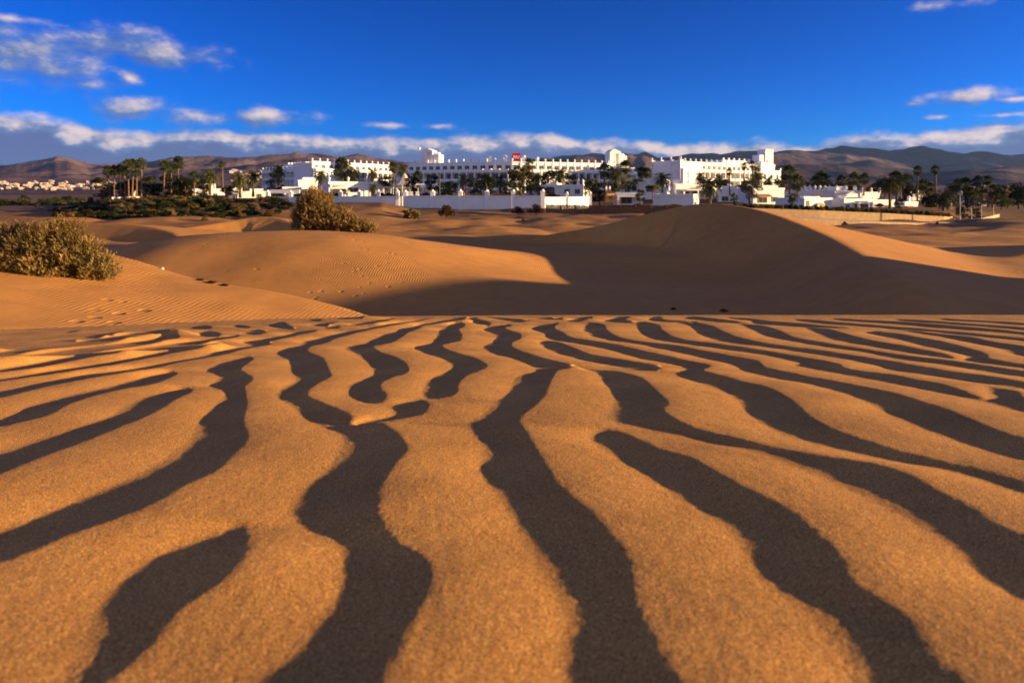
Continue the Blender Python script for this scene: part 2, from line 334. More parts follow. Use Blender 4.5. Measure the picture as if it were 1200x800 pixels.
 [(800,374),(806,371),(818,371),(840,373.5),(862,376),(880,379.5),(850,378.5),(825,376)],
 [(850,371.5),(880,373),(905,377),(890,377),(860,374.5)],
 [(138,394),(150,391.5),(165,390),(190,386),(209,384.5),(195,388),(170,392),(150,396),(137,399),(100,402.8),(50,408),(0,416),(0,412),(50,405),(100,399.5)],
 [(96,394),(117,391.5),(130,389.5),(150,388),(130,391.5),(118,395),(100,396.8)],
 [(150,402),(181,398),(190,391.5),(207,389),(212,396),(200,397.5),(181,401),(150,405),(100,411),(50,417),(0,423),(0,420),(50,414),(100,407.3)],
 [(0,404.3),(50,400.7),(100,396.7),(50,402.8),(0,406.5)],
 [(231,390),(244,388),(256,389),(260,393),(250,395.6),(236,394)],
 [(222,382.5),(245,381),(250,384),(237,387),(226,386.5)],
 [(269,382),(281,380),(296,383),(285,386)],
 [(286,389),(300,386),(315,387),(310,391),(300,393),(289,393)],
 [(314,381),(325,377.5),(335,377),(336,380),(346,384),(347,386),(331,386),(321,384)],
 [(362,381),(377,379),(400,376),(386,380),(385,382.5),(370,383)],
 [(376,385),(387,382.3),(402,382),(390,385.5)],
 [(409,380.5),(425,378),(450,374.5),(465,373),(450,376.8),(425,380.5),(412,382)],
 [(390,373),(410,371.8),(432,371.5),(410,374.8)],
 [(362,374),(379,373.5),(375,376.3),(366,376.5)],
 [(72,389.5),(97,385.5),(90,388.3),(78,390.3)],
]
H0, SL = 0.25, 0.1125            # the dune falls away from the camera at this slope
def edge_row(px):                # photo row at which the dune's brow lies
    return np.interp(px, [-600, 0, 150, 300, 450, 600, 1800], [398, 387.5, 381, 375, 371.3, 370, 369])
def to_ground(px, py):
    Y = H0 / ((py - HY) / F - SL)
    return (px - 600.0) / F * Y, Y
def brow(X):
    """depth of the brow at each X"""
    Xs = []; Ys = []
    for px in np.linspace(-600, 1800, 80):
        x, y = to_ground(px, edge_row(px)); Xs.append(x); Ys.append(y)
    return np.interp(X, Xs, Ys)
def macro(X, Y):
    """the dune under the camera without its ripples"""
    e = brow(X)
    over = np.maximum(Y - e, 0)
    r = .6
    fall = np.where(over < r, over ** 2 / (2 * r), over - r / 2) * .42
    back = np.maximum(-Y - 3, 0) * .12
    return -H0 - SL * np.maximum(Y, -2.0) - fall - back

def chaikin(P, n=2):
    P = np.array(P, float)
    for _ in range(n):
        Q = np.roll(P, -1, 0)
        P = np.stack([.78 * P + .22 * Q, .22 * P + .78 * Q], 1).reshape(-1, 2)
    return P

def build_ripples():
    ca, sa = math.cos(R(SUN_BACK)), math.sin(R(SUN_BACK))
    polys = []
    TE = TANE - SL * math.sin(R(SUN_BACK))
    for b in BANDS:
        pts = []
        n = len(b)
        for i, p in enumerate(b):
            q = b[(i + 1) % n]
            pts.append(p)
            if p[0] == 1200 and q[0] == 1200:
                for t in (p, q): pts.append((2300, 306 + (t[1] - 306) * 2.166))
            if p[0] == 0 and q[0] == 0:
                for t in (p, q): pts.append((-1000, 270 + (t[1] - 270) * 2.05))
        g = np.array([to_ground(x, y) for x, y in pts])
        # insert points on long edges so that the corner cutting keeps them straight
        h = []
        for i in range(len(g)):
            a, c = g[i], g[(i + 1) % len(g)]
            h.append(a)
            if np.linalg.norm(c - a) > .5:
                h += [a + (c - a) * .1, a + (c - a) * .9]
        g = chaikin(h)
        # rotate so that the sun stands at +u:  sun dir = (ca, -sa)
        u = g[:, 0] * ca - g[:, 1] * sa
        w = g[:, 0] * sa + g[:, 1] * ca
        # crests stand above the plane on which the outlines were laid: slide each crest point along its line of sight
        area = .5 * np.sum(u * np.roll(w, -1) - np.roll(u, -1) * w)
        dw = (np.roll(w, -1) - np.roll(w, 1)); du = (np.roll(u, -1) - np.roll(u, 1))
        nu = np.sign(area) * dw / np.maximum(np.hypot(du, dw), 1e-9)
        right = np.clip(nu * 4, 0, 1)
        u0, w0 = u.copy(), w.copy()
        Hv = np.zeros(len(u))
        for it in range(14):
            wid = np.zeros(len(u))
            qu = np.roll(u, -1); qw = np.roll(w, -1)
            for n_ in range(len(u)):
                if right[n_] <= 0: continue
                m = (w <= w[n_]) != (qw <= w[n_])
                if not m.any(): continue
                x = u[m] + (w[n_] - w[m]) / (qw[m] - w[m]) * (qu[m] - u[m])
                x = x[x < u[n_] - 1e-4]
                if len(x): wid[n_] = u[n_] - x.max()
            Hn = np.minimum(wid, .13) * TE * .93
            Hv = .5 * Hv + .5 * Hn * right
            k_ = 1 - np.minimum(Hv, .014) / H0
            u = u0 * k_; w = w0 * k_
        polys.append((u, w))
    # rows of constant w
    rows = list(np.linspace(-.9, .16, 24)) + [.16]
    w = .16
    while w < 6.2:
        w += .0036 * max(w, .30) if w < 4.6 else .05
        rows.append(w)
    rows = np.array(sorted(set(rows)))
    NC = 2000
    s = np.linspace(-1, 1, NC)
    t = np.sign(s) * (np.abs(s) * .50 + .50 * np.abs(s) ** 4)
    Hh = np.zeros((len(rows), NC)); Uu = np.zeros_like(Hh); Ww = np.zeros_like(Hh)
    for j, w in enumerate(rows):
        uu = t * (2.0 * max(w, .3) + .9) - .10 * max(w, 0)
        Uu[j] = uu; Ww[j] = w
        iv = []
        for (pu, pw) in polys:
            if w < pw.min() or w > pw.max(): continue
            qu = np.roll(pu, -1); qw = np.roll(pw, -1)
            m = (pw <= w) != (qw <= w)
            if not m.any(): continue
            x = np.sort(pu[m] + (w - pw[m]) / (qw[m] - pw[m]) * (qu[m] - pu[m]))
            iv += [(x[k], x[k + 1]) for k in range(0, len(x) - 1, 2)]
        iv.sort()
        mg = []
        for a, b in iv:
            if mg and a < mg[-1][1] + .0015: mg[-1][1] = max(mg[-1][1], b)
            else: mg.append([a, b])
        z = np.zeros(NC)
        m2 = mg
        for k, (S, C) in enumerate(m2):
            Hc = (C - S) * (TANE - SL * math.sin(R(SUN_BACK))) * 1.0
            inb = (uu >= S) & (uu <= C)
            tt = (uu[inb] - S) / (C - S)
            z[inb] = Hc * (tt ** 2.2)
            nxt = m2[k + 1][0] if k + 1 < len(m2) else C + max(.12, 3 * (C - S))
            d = max(min(nxt - C, .26), .004)
            if Hc > .34 * d + .0025:
                z[inb] *= (.34 * d + .0025) / Hc; Hc = .34 * d + .0025
            inl = (uu > C) & (uu < C + d)
            q = 1 - (uu[inl] - C) / d
            z[inl] = np.maximum(z[inl], Hc * (1 - (1 - q) ** 1.75))
        Hh[j] = z
    # soften along the ripples only a little
    K = np.array([.25, .5, .25])
    for _ in range(3):
        Hh[1:-1] = K[0] * Hh[:-2] + K[1] * Hh[1:-1] + K[2] * Hh[2:]
    for j in range(len(rows)):
        du_ = (Uu[j, -1] - Uu[j, 0]) / NC * .5; sg = float(np.interp(rows[j], [.9, 1.7], [.0040, .0018])) / du_
        if sg > .35:
            n_ = int(3 * sg) + 1; kk = np.exp(-.5 * (np.arange(-n_, n_ + 1) / sg) ** 2); kk /= kk.sum()
            Hh[j] = np.convolve(np.pad(Hh[j], n_, mode='edge'), kk, mode='valid')
    X = Uu * ca + Ww * sa
    Y = -Uu * sa + Ww * ca
    nearfade = np.clip((Ww - .12) / .15, 0, 1)
    Hh *= nearfade
    Hh += .0012 * fbm(X * 5, Y * 5, 3, 5) + .00018 * fbm(X * 45, Y * 45, 3, 11) + (.00012 * perlin(X * 110, Y * 110, 17) + .00010 * perlin(X * 260, Y * 260, 21))
    Z = macro(X, Y) + Hh
    o = grid_mesh('rippled_sand', X, Y, Z, M['ripple'])
    tag(o, kind='structure')
build_ripples()

# ================================================================ the dunes behind
def dune(X, Y, crest, right_slope, left_slope, rnd=.25):
    """ridge: crest polyline (x,y,z); falls at the given slopes on its right-hand and left-hand side"""
    best = np.full(X.shape, 1e9); val = np.full(X.shape, -1e9)
    C = np.array(crest, float)
    # refine the polyline with a smooth curve
    for _ in range(2):
        n = [C[0]]
        for a, b in zip(C[:-1], C[1:]): n += [.75 * a + .25 * b, .25 * a + .75 * b]
        n.append(C[-1]); C = np.array(n)
    for a, b in zip(C[:-1], C[1:]):
        d = b - a; L2 = d[0] ** 2 + d[1] ** 2
        t = np.clip(((X - a[0]) * d[0] + (Y - a[1]) * d[1]) / L2, 0, 1)
        dx = X - (a[0] + t * d[0]); dy = Y - (a[1] + t * d[1])
        dist = np.hypot(dx, dy)
        side = d[0] * dy - d[1] * dx            # >0: left-hand
        s = np.where(side > 0, left_slope, right_slope)
        z = a[2] + t * d[2] - s * (np.sqrt(dist ** 2 + rnd ** 2) - rnd)
        m = dist < best
        best = np.where(m, dist, best); val = np.where(m, z, val)
    return val

def smax(a, b, k):
    h = np.clip(.5 + .5 * (a - b) / k, 0, 1)
    return b * (1 - h) + a * h + k * h * (1 - h)

def bump(X, Y, cx, cy, rx, ry, h, p=2.0):
    return h * np.exp(-(np.abs((X - cx) / rx) ** p + np.abs((Y - cy) / ry) ** p))

def terrain(X, Y):
    base = np.interp(Y, [-100, 20, 60, 95, 125, 150, 200, 250, 400, 1600], [-4.7, -4.7, -4.6, -4.2, -3.7, -3.3, -1.3, -.3, -1.0, -4.0])
    # the valley on the left, and the low ground on the right
    lf = np.clip((-X / np.maximum(Y, 60) - .52) / .12, 0, 1) * np.clip((Y - 110) / 80, 0, 1)
    base = base - lf * np.interp(Y, [110, 300, 700, 1600], [1.5, 6, 8.5, 2])
    t_ = X / np.maximum(Y, 30)
    # raised bank under the resort on the left, lower sand before the retaining wall on the right
    lb = np.clip((-.14 - t_) / .05, 0, 1) * np.clip((t_ + .64) / .05, 0, 1)
    base = base + lb * (np.interp(Y, [92, 112, 128, 145, 175, 260], [0, .95, 1.5, .95, .3, 0]))
    rt = np.clip((t_ - .27) / .07, 0, 1)
    yw = np.interp(t_, [.325, .64, .72], [122, 131, 143])
    base = base - np.clip((t_ - .36) / .06, 0, 1) * np.interp(Y, [150, 185, 220, 500, 900], [0, 1.3, 2.2, 2.5, 0])
    base = base - np.clip((t_ - .63) / .05, 0, 1) * np.interp(Y, [132, 160, 260, 500, 900], [0, 1.3, 1.3, 1.3, 0])
    base = base - rt * np.interp(Y - yw, [-62, -37, -6, .3, 5.5, 35], [0, 1.2, 2.1, 2.1, .35, 0.1])
    z = base + .22 * fbm(X / 14, Y / 14, 3, 3) * np.clip((140 - Y) / 20, .15, 1)
    hum = np.clip((Y - 62) / 18, 0, 1) * np.clip((165 - Y) / 40, 0, 1)
    z = z + hum * (.85 * np.abs(fbm(X / 22, Y / 17, 2, 8)) + .13 * fbm(X / 6, Y / 5, 2, 9))
    # D2 the broad lit dome
    z = z + bump(X, Y, -12.8, 40, 13.2, 9.5, 2.35, 2.3) - bump(X, Y, 8.5, 40, 8.5, 9, .8, 2)
    # D4 left flat dune, with hollow in front
    z = smax(z, dune(X, Y, [(-75, 72, -3.6), (-46, 70, -3.1), (-37, 68, -3.2), (-31, 64, -3.9), (-29, 58, -4.6)], .45, .10), .25)
    # D5 small peaked dune left of the tall bush
    z = smax(z, dune(X, Y, [(-38, 66, -4.4), (-32, 74, -3.4), (-27.5, 77, -2.5), (-22, 72, -3.6), (-17, 66, -4.4)], .40, .16), .25)
    # D3 the high dune
    z = smax(z, dune(X, Y, [(-9, 66, -5.2), (0, 65, -4.6), (7.8, 63.5, -3.3), (12.6, 62.5, -1.9), (17.3, 61, -.85), (19.6, 54, -1.35), (19.9, 44, -2.6), (17.4, 34, -3.1), (14.4, 26, -3.05), (12.6, 20, -3.6), (11, 15, -4.8)], .56, .215, .4), .35)
    # D1 the lit dune at the left: a tilted sheet that breaks off behind its brow
    yc = np.interp(X, [-60, -40, -20, -12.2, -3.6, 3, 8], [44, 34, 23.6, 19.9, 17.0, 14, 12]) + .25 * np.sin(X * .9)
    bb = np.maximum(Y - yc, 0)
    d1 = -3.60 - .15 * np.maximum(X, -17) - .02 * np.minimum(X + 17, 0) - .40 * (np.sqrt(bb ** 2 + .3 ** 2) - .3) + .05 * fbm(X / 3.5, Y / 3.0, 3, 61)
    z = smax(z, np.where(X < 9, d1, -99), .2)
    # lit rise behind the right-hand hollow
    z = smax(z, dune(X, Y, [(28, 72, -5.2), (40, 80, -5.0), (52, 84, -4.7), (75, 80, -3.6)], .14, .1, 1.0), .4)
    z = smax(z, dune(X, Y, [(35, 48, -4.8), (41, 51, -3.5), (50, 55, -2.8), (75, 55, -2.3)], .45, .3, .5), .4)
    # D6 the large dune out of view on the right whose shadow fills the hollow
    z = smax(z, dune(X, Y, [(60, -8, -3), (60, 0, 1.8), (59, 12, 2.5), (58, 22, 2.5), (58, 26.5, 2.4), (58, 29, 1.6), (62, 33, -4)], .5, .35, .4), .4)
    # the dune under the camera
    cam = macro(np.clip(X, -6, 6), Y) - .07
    cam = cam - np.maximum(np.abs(X) - 14, 0) * .25
    z = smax(z, np.where(Y < 24, cam, -99), .02)
    return z

def axis(lo, hi, f0, f1, step, grow=1.06):
    a = list(np.arange(f0, f1, step)); d = step; v = f0
    while v > lo: d *= grow; v -= d; a.insert(0, v)
    d = step; v = a[-1]
    while v < hi: d *= grow; v += d; a.append(v)
    return np.array(a)
def build_terrain():
    xs = axis(-2500, 2500, -42, 50, .22, 1.07); ys = axis(-120, 1700, 10, 90, .20, 1.05)
    X, Y = np.meshgrid(xs, ys)
    Z = terrain(X, Y)
    o = grid_mesh('sand_dunes', X, Y, Z, M['dune']); tag(o, kind='structure')
build_terrain()
def ground(x, y):
    return float(terrain(np.array([[float(x)]]), np.array([[float(y)]]))[0, 0])

# ================================================================ far plain and hills
def skyline(px):
    P = [(-700, 196), (-200, 192), (0, 193), (20, 191), (38, 189), (55, 187), (66, 184), (80, 184), (92, 188), (105, 193), (130, 192), (150, 190), (180, 188), (200, 184.5), (235, 183.5), (270, 184), (300, 184), (318, 180.5), (345, 179), (372, 181), (400, 184), (420, 181), (450, 186), (480, 190), (520, 192), (600, 190), (655, 184), (672, 179), (700, 181), (725, 180), (745, 182), (755, 178), (772, 184), (800, 181), (840, 181), (870, 177), (890, 176), (905, 178), (925, 175), (950, 176.5), (980, 174), (992, 172), (1005, 173.5), (1020, 172), (1035, 174), (1055, 175), (1080, 174), (1110, 177), (1140, 178), (1170, 179), (1200, 180.5), (1400, 184), (1900, 190)]
    a = np.array(P); return np.interp(px, a[:, 0], a[:, 1])
def build_hills():
    ta = np.linspace(-1.7, 1.7, 900)
    d = np.concatenate([np.linspace(1500, 3000, 30), np.linspace(3050, 11000, 230)])
    T, D = np.meshgrid(ta, d)
    X = T * D; Y = D
    ramp_ = np.clip((D - 1500) / 7500, 0, 1) ** 1.25
    wx = X + 500 * perlin(X / 2600, Y / 2600, 71)
    rid = 1 - np.abs(fbm(wx / 3100 + 3, Y / 3600, 5, 31, .42))
    rid2 = fbm(wx / 900, Y / 1300, 4, 44, .45)
    Z = -6 + ramp_ * (420 + 420 * (rid - .7)) + (22 + 75 * ramp_) * rid2 * np.clip((D - 1700) / 1500, 0, 1)
    # give the skyline its heights: scale each bearing so that its highest line of sight meets the profile
    el = (Z / D)
    tgt = (HY - skyline(600 + F * ta)) / F
    tgt = tgt + .0006 * perlin(ta * 60, ta * 0 + .5, 3) + .0004 * perlin(ta * 170, ta * 0 + .5, 4)
    mx = el.max(0)
    ker = np.ones(1)
    k_ = np.exp(-np.linspace(-2.5, 2.5, 61) ** 2); k_ /= k_.sum()
    mxs = np.convolve(np.pad(mx, 30, mode='edge'), k_, mode='valid')
    sc = tgt / (mxs * .72 + mx * .28)
    fade = np.clip((D - 1500) / 2500, 0, 1)
    Z = np.where(Z > 0, Z * (sc[None, :] * fade + .6 * (1 - fade)), Z)
    o = grid_mesh('hills', X, Y, Z, M['hills']); tag(o, kind='structure')
    return ta, d, Z
HT, HD, HZ = build_hills()
def hill_z(x, y):
    t = x / y; i = np.searchsorted(HT, t) - 1; j = np.searchsorted(HD, y) - 1
    i = min(max(i, 0), len(HT) - 2); j = min(max(j, 0), len(HD) - 2)
    a = (t - HT[i]) / (HT[i + 1] - HT[i]); b = (y - HD[j]) / (HD[j + 1] - HD[j])
    return float((HZ[j, i] * (1 - a) + HZ[j, i + 1] * a) * (1 - b) + (HZ[j + 1, i] * (1 - a) + HZ[j + 1, i + 1] * a) * b)
# ================================================================ the hotel
def offset_poly(P, d):
    """shift an open plan polyline to its left-hand side (away from the viewer for left-to-right fronts) by d"""
    out = []
    for i, p in enumerate(P):
        a = P[max(i - 1, 0)]; b = P[min(i + 1, len(P) - 1)]
        t = (Vector(b) - Vector(a)).normalized(); n = Vector((-t.y, t.x))
        out.append((p[0] + n.x * d, p[1] + n.y * d))
    return out
def resample(P, step):
    P = [Vector(p) for p in P]; L = [0]
    for a, b in zip(P[:-1], P[1:]): L.append(L[-1] + (b - a).length)
    n = max(1, round(L[-1] / step)); out = []
    for k in range(n + 1):
        s = L[-1] * k / n; i = 0
        while i < len(L) - 2 and s > L[i + 1]: i += 1
        f = (s - L[i]) / max(L[i + 1] - L[i], 1e-6)
        q = P[i].lerp(P[i + 1], min(max(f, 0), 1)); out.append((q.x, q.y))
    return out

_fin = {}
def finial_mesh(kind):
    if kind not in _fin:
        m = MB()
        if kind == 'ball':
            m.box(-.32, .32, -.32, .32, 0, .5)
            m.lathe([(.25, .5), (.2, .62), (.42, .85), (.5, 1.1), (.4, 1.38), (.15, 1.55), (.05, 1.85)], 10)
        else:
            m.box(-.4, .4, -.4, .4, 0, .9); m.lathe([(.52, .9), (.5, 1.05), (.3, 1.3), (.05, 1.7)], 4)
        _fin[kind] = m.mesh('finial_' + kind, M['white'], kind == 'ball')
    return _fin[kind]
def put(me, name, parent, loc, rz=0, sc=(1, 1, 1)):
    o = bpy.data.objects.new(name, me); link(o, parent); o.location = loc; o.rotation_euler = (0, 0, rz); o.scale = sc
    return o
def window_meshes(w, h):
    f = MB(); t = .09
    f.box(-w / 2, w / 2, -.06, .06, 0, t); f.box(-w / 2, w / 2, -.06, .06, h - t, h)
    for x in (-w / 2, w / 2 - t, -t / 2): f.box(x, x + t, -.06, .06, t, h - t)
    g = MB(); g.box(-w / 2 + t, w / 2 - t, -.015, .015, t, h - t)
    return f.mesh('window_frame', M['frame']), g.mesh('window_pane', M['glass'])
WIN = {}
def window(parent, x, y, z, rz, w=1.9, h=2.1, pane='glass'):
    k = (round(w, 1), round(h, 1))
    if k not in WIN: WIN[k] = window_meshes(*k)
    o = put(WIN[k][0], 'window', parent, (x, y, z), rz)
    g = put(WIN[k][1], 'pane', o, (0, 0, 0))
    return o

def terraced_block(root, P, z0, floors, fh, depth, bay=3.4, setback=2.2, top_setback=True, seed=1, balls=True, shades=()):
    """one wing: curved front with projecting piers, balcony parapets, recessed windows, a set-back top storey and finials"""
    rnd = random.Random(seed)
    Q = resample(P, bay)
    nf = floors - (1 if top_setback else 0)
    H = nf * fh
    m = MB()
    # bays: core wall behind, slab and parapet in front
    core = offset_poly(Q, 1.3)
    back = offset_poly(Q, depth)
    poly = core + back[::-1]
    m.prism(poly, z0, z0 + H)
    for i, (p, q) in enumerate(zip(Q[:-1], Q[1:])):
        a = Vector(p); b = Vector(q); t = (b - a).normalized(); L = (b - a).length; ang = math.atan2(t.y, t.x)
        T = Matrix.Translation((a.x, a.y, 0)) @ Matrix.Rotation(ang, 4, 'Z')
        for k in range(nf):
            z = z0 + k * fh
            m.box(.2, L - .2, -.003, 1.32, z - .22, z + .001, T)            # floor slab
            m.box(.2, L - .2, -.10, .10, z + .002, z + .72, T)      # parapet
        m.box(.2, L - .2, -.12, 1.32, z0 + H - .25, z0 + H + .75, T)  # roof edge
    for i, p in enumerate(Q):
        a = Vector(Q[max(i - 1, 0)]); b = Vector(Q[min(i + 1, len(Q) - 1)]); t = (b - a).normalized()
        T = Matrix.Translation((p[0], p[1], 0)) @ Matrix.Rotation(math.atan2(t.y, t.x), 4, 'Z')
        m.box(-.2, .2, -.30, 1.34, z0, z0 + H + 1.0, T)
    top = z0 + H
    m.build('wall', M['white'], root)
    for i, (p, q) in enumerate(zip(Q[:-1], Q[1:])):
        a = Vector(core[i]); b = Vector(core[i + 1]); c = (a + b) / 2; t = (b - a).normalized(); n = Vector((t.y, -t.x))
        rz = math.atan2(t.y, t.x)
        for k in range(nf):
            window(root, c.x + n.x * .10, c.y + n.y * .10, z0 + k * fh + .35, rz, 2.5, 2.3)
    kind = 'ball'
    if top_setback:
        S = resample(offset_poly(P, setback), bay); SB = offset_poly(S, depth - setback)
        m2 = MB(); m2.prism(S + SB[::-1], top, top + fh)
        for i, p in enumerate(S):
            a = Vector(S[max(i - 1, 0)]); b = Vector(S[min(i + 1, len(S) - 1)]); t = (b - a).normalized()
            T = Matrix.Translation((p[0], p[1], 0)) @ Matrix.Rotation(math.atan2(t.y, t.x), 4, 'Z')
            m2.box(-.22, .22, -.25, .25, top + .003, top + fh + .45, T)
        for p, q in zip(S[:-1], S[1:]):
            a = Vector(p); b = Vector(q); t = (b - a).normalized(); L = (b - a).length
            T = Matrix.Translation((a.x, a.y, 0)) @ Matrix.Rotation(math.atan2(t.y, t.x), 4, 'Z')
            m2.box(.22, L - .22, -.14, .14, top + fh, top + fh + .40, T)
        m2.build('upper_storey', M['white'], root)
        for i, (p, q) in enumerate(zip(S[:-1], S[1:])):
            a = Vector(p); b = Vector(q); c = (a + b) / 2; t = (b - a).normalized(); n = Vector((t.y, -t.x)); rz = math.atan2(t.y, t.x)
            window(root, c.x + n.x * .06, c.y + n.y * .06, top + .9, rz, 1.9, 1.5)
        for i, p in enumerate(S):
            put(finial_mesh(kind), 'finial', root, (p[0], p[1], top + fh + .452), 0, (.85, .85, .7))
        top2 = top + fh
    else:
        top2 = top
        for i, p in enumerate(Q):
            put(finial_mesh('ball'), 'finial', root, (p[0], p[1], top + 1.003), 0, (.85, .85, .7))
    return top2

def tower(root, c, w, d, z0, z1, rz, cap='gable'):
    m = MB(); T = Matrix.Translation((c[0], c[1], 0)) @ Matrix.Rotation(rz, 4, 'Z')
    if cap == 'gable':
        # bell gable: tall slab with an arched recess and a pointed top, lower shouldered block beside it
        h = z1 - z0
        m.box(-w / 2, -w * .18, -d / 2, d / 2, z0, z0 + h * .72, T)
        m.box(w * .02, w * .14, -d / 2, d / 2, z0, z0 + h * .72, T)
        m.box(-w * .18, w * .02, -d / 2 + .9, d / 2, z0, z0 + h * .72, T)
        m.box(-w / 2, w * .14, -d / 2, d / 2, z0 + h * .72, z0 + h * .80, T)
        zz = z0 + h * .80
        P = [(-w * .5, zz), (w * .14, zz), (w * .10, zz + h * .06), (-w * .18, z0 + h), (-w * .30, z0 + h), (-w * .46, zz + h * .06)]
        vs = [T @ Vector((x, y, z)) for y in (-d / 2, d / 2) for x, z in P]; n = len(P)
        m.add(vs, [tuple(range(n)), tuple(range(n, 2 * n))[::-1]] + [(i, n + i, n + (i + 1) % n, (i + 1) % n) for i in range(n)])
        m.box(w * .143, w * .5, -d / 2 + .3, d / 2, z0, z0 + h * .58, T)
        Mx = T @ Matrix.Translation((w * .30, 0, z0 + h * .58))
        m.lathe([(w * .17, 0), (w * .17, h * .08), (w * .13, h * .14), (w * .05, h * .17)], 12, Mx)
    else:
        m.box(-w / 2, w / 2, -d / 2, d / 2, z0, z1, T)
        for k in range(3):
            m.box(-w / 2 + k * w / 3 + .15, -w / 2 + (k + 1) * w / 3 - .15, -d / 2 - .15, d / 2 + .15, z1, z1 + .35, T)
        m.box(-w / 2 - 3.0, -w / 2 - .003, -d / 2 + .4, d / 2, z0, z1 - 2.2, T)
    return m.build('tower', M['white'], root)

def hotel():
    # ---- central block, bowed towards the dunes
    c = U(600, 0, 250)
    root = empty('hotel_block', (c.x, c.y, -2.5)); OX, OY = c.x, c.y
    tag(root, 'long bowed white hotel block with the red roof sign and two bell gables', 'building')
    def plan(pts, ox, oy): return [((px - 600) / F * Y - ox, Y - oy) for px, Y in pts]
    P = plan([(474, 270), (510, 262), (548, 255.5), (580, 251.5), (600, 250.5), (622, 252), (650, 256), (690, 263.5), (725, 271)], OX, OY)
    zb = 0.0
    top = terraced_block(root, P, zb, 4, 3.35, 15, 3.3, 2.4, True, 1)
    # the step down at the right end and the low wing at the left end
    m = MB(); E = P[-1]
    for k, (a, b, h) in enumerate([(.3, 5.5, 12.9), (5.503, 8.6, 11.6), (8.603, 11.0, 9.9)]):
        T = Matrix.Translation((E[0], E[1], 0)) @ Matrix.Rotation(math.atan2(7.5, 14), 4, 'Z')
        m.box(a, b, .5 + k * .5, 13, zb, h, T)
        m.box(b - .5, b + .1, .4 + k * .5, 13.1, h, h + .8, T)
    S = P[0]
    T = Matrix.Translation((S[0], S[1], 0)) @ Matrix.Rotation(math.atan2(-8, 10), 4, 'Z')
    m.box(-6, -.35, 1, 13, zb, 9.0, T); m.box(-6.2, -3.6, .8, 3.4, 9.0, 11.2, T)
    m.build('stepped_end', M['white'], root)
    tower(root, plan([(507, 270)], OX, OY)[0], 7.2, 5.0, top + .5, top + 6.2, R(-16))
    tower(root, plan([(722, 278)], OX, OY)[0], 7.6, 5.0, top + .3, top + 6.3, R(16))
    # mast beside the left bell gable
    mm = MB(); q = plan([(491.5, 268)], OX, OY)[0]
    mm.lathe([(.09, 0), (.07, 5.2)], 6, Matrix.Translation((q[0], q[1], top + .4))); mm.lathe([(.1, 5.2), (.5, 5.5), (.5, 5.9), (.1, 6.2)], 8, Matrix.Translation((q[0], q[1], top + .4)))
    mm.build('mast', M['white'], root)
    # roof structures
    for px, Y, w_, h in ((592, 256, 1.6, 2.2), (614, 257, 1.6, 2.2), (574, 257, 1.4, 1.8), (630, 258, 1.4, 1.6)):
        q = plan([(px, Y)], OX, OY)[0]; k = MB(); k.box(-w_ / 2, w_ / 2, -1, 1, 0, h); k.lathe([(w_ * .5, h), (w_ * .35, h + .4), (.1, h + .7)], 8)
        o = k.build('chimney', M['white'], root); o.location = (q[0], q[1], top + .05)
    # the red sign on its frame
    sx, sy = plan([(605, 256)], OX, OY)[0]
    s = MB(); s.box(-1.55, 1.55, -.12, .12, .3, 3.3); 
    so = s.build('sign', M['red'], root); so.location = (sx, sy - 1.2, top + .30); so.rotation_euler = (0, 0, R(4))
    for x in (-1.2, 1.2):
        l = MB(); l.box(x - .08, x + .08, .13, .29, -.5, 3.1); l.build('post', M['grey'], so)
    cu = bpy.data.curves.new('sign_lettering', 'FONT'); cu.body = 'RIU'; cu.size = 1.45; cu.extrude = .04; cu.align_x = 'CENTER'; cu.align_y = 'CENTER'; cu.offset = .03
    to = bpy.data.objects.new('tmp_text', cu); link(to)
    me = bpy.data.meshes.new_from_object(to.evaluated_get(bpy.context.evaluated_depsgraph_get()))
    bpy.data.objects.remove(to); me.materials.clear(); me.materials.append(M['letter'])
    lo = bpy.data.objects.new('lettering', me); link(lo, so); lo.location = (0, -.16, 1.8); lo.rotation_euler = (R(90), 0, 0)
    # four dormers (round white heads) on the terrace of the shaded half
    # ---- left block
    c = U(369, 0, 262); OX, OY = c.x, c.y
    root = empty('hotel_block', (OX, OY, -1.5))
    tag(root, 'left hotel block with a blue shaded end wall, behind the tall tamarisk', 'building')
    P1 = plan([(308, 300), (330, 285), (350, 272.5), (368.2, 262.5)], OX, OY)
    P2 = plan([(370.2, 262.5), (395, 271), (425, 283), (460, 300)], OX, OY)
    terraced_block(root, P1, 0, 3, 3.3, 12, 3.5, 2.0, False, 2)
    t2 = terraced_block(root, P2, 0.02, 4, 3.25, 13, 3.5, 2.2, True, 3)
    m = MB(); q = plan([(357, 285)], OX, OY)[0]
    q2 = plan([(322, 303)], OX, OY)[0]
    T = Matrix.Translation((q[0], q[1], 0)) @ Matrix.Rotation(R(-32), 4, 'Z')
    m.box(-13, -.2, 0, 9, 9.9, 13.2, T); m.box(-.195, 2, -1.2, 8, 9.9, 14.0, T); m.box(-16.5, -13.003, .4, 9, 9.9, 12.3, T)
    for k in range(6): m.box(-11 + k * 1.8, -10.3 + k * 1.8, .1, .9, 13.2, 13.9, T)
    m.build('upper_storey', M['white'], root)
    # ---- right block
    c = U(799, 0, 255); OX, OY = c.x, c.y
    root = empty('hotel_block', (OX, OY, -2.0))
    tag(root, 'right hotel block with the square tower at its right end', 'building')
    P1 = plan([(764, 268), (781, 261.5), (797.6, 255.4)], OX, OY)
    P2 = plan([(800.4, 255.4), (830, 266), (860, 277), (893, 291)], OX, OY)
    terraced_block(root, P1, 0, 4, 3.3, 12, 4.6, 2.0, False, 4)
    terraced_block(root, P2, .02, 4, 3.3, 14, 3.5, 1.6, True, 5)
    m = MB()
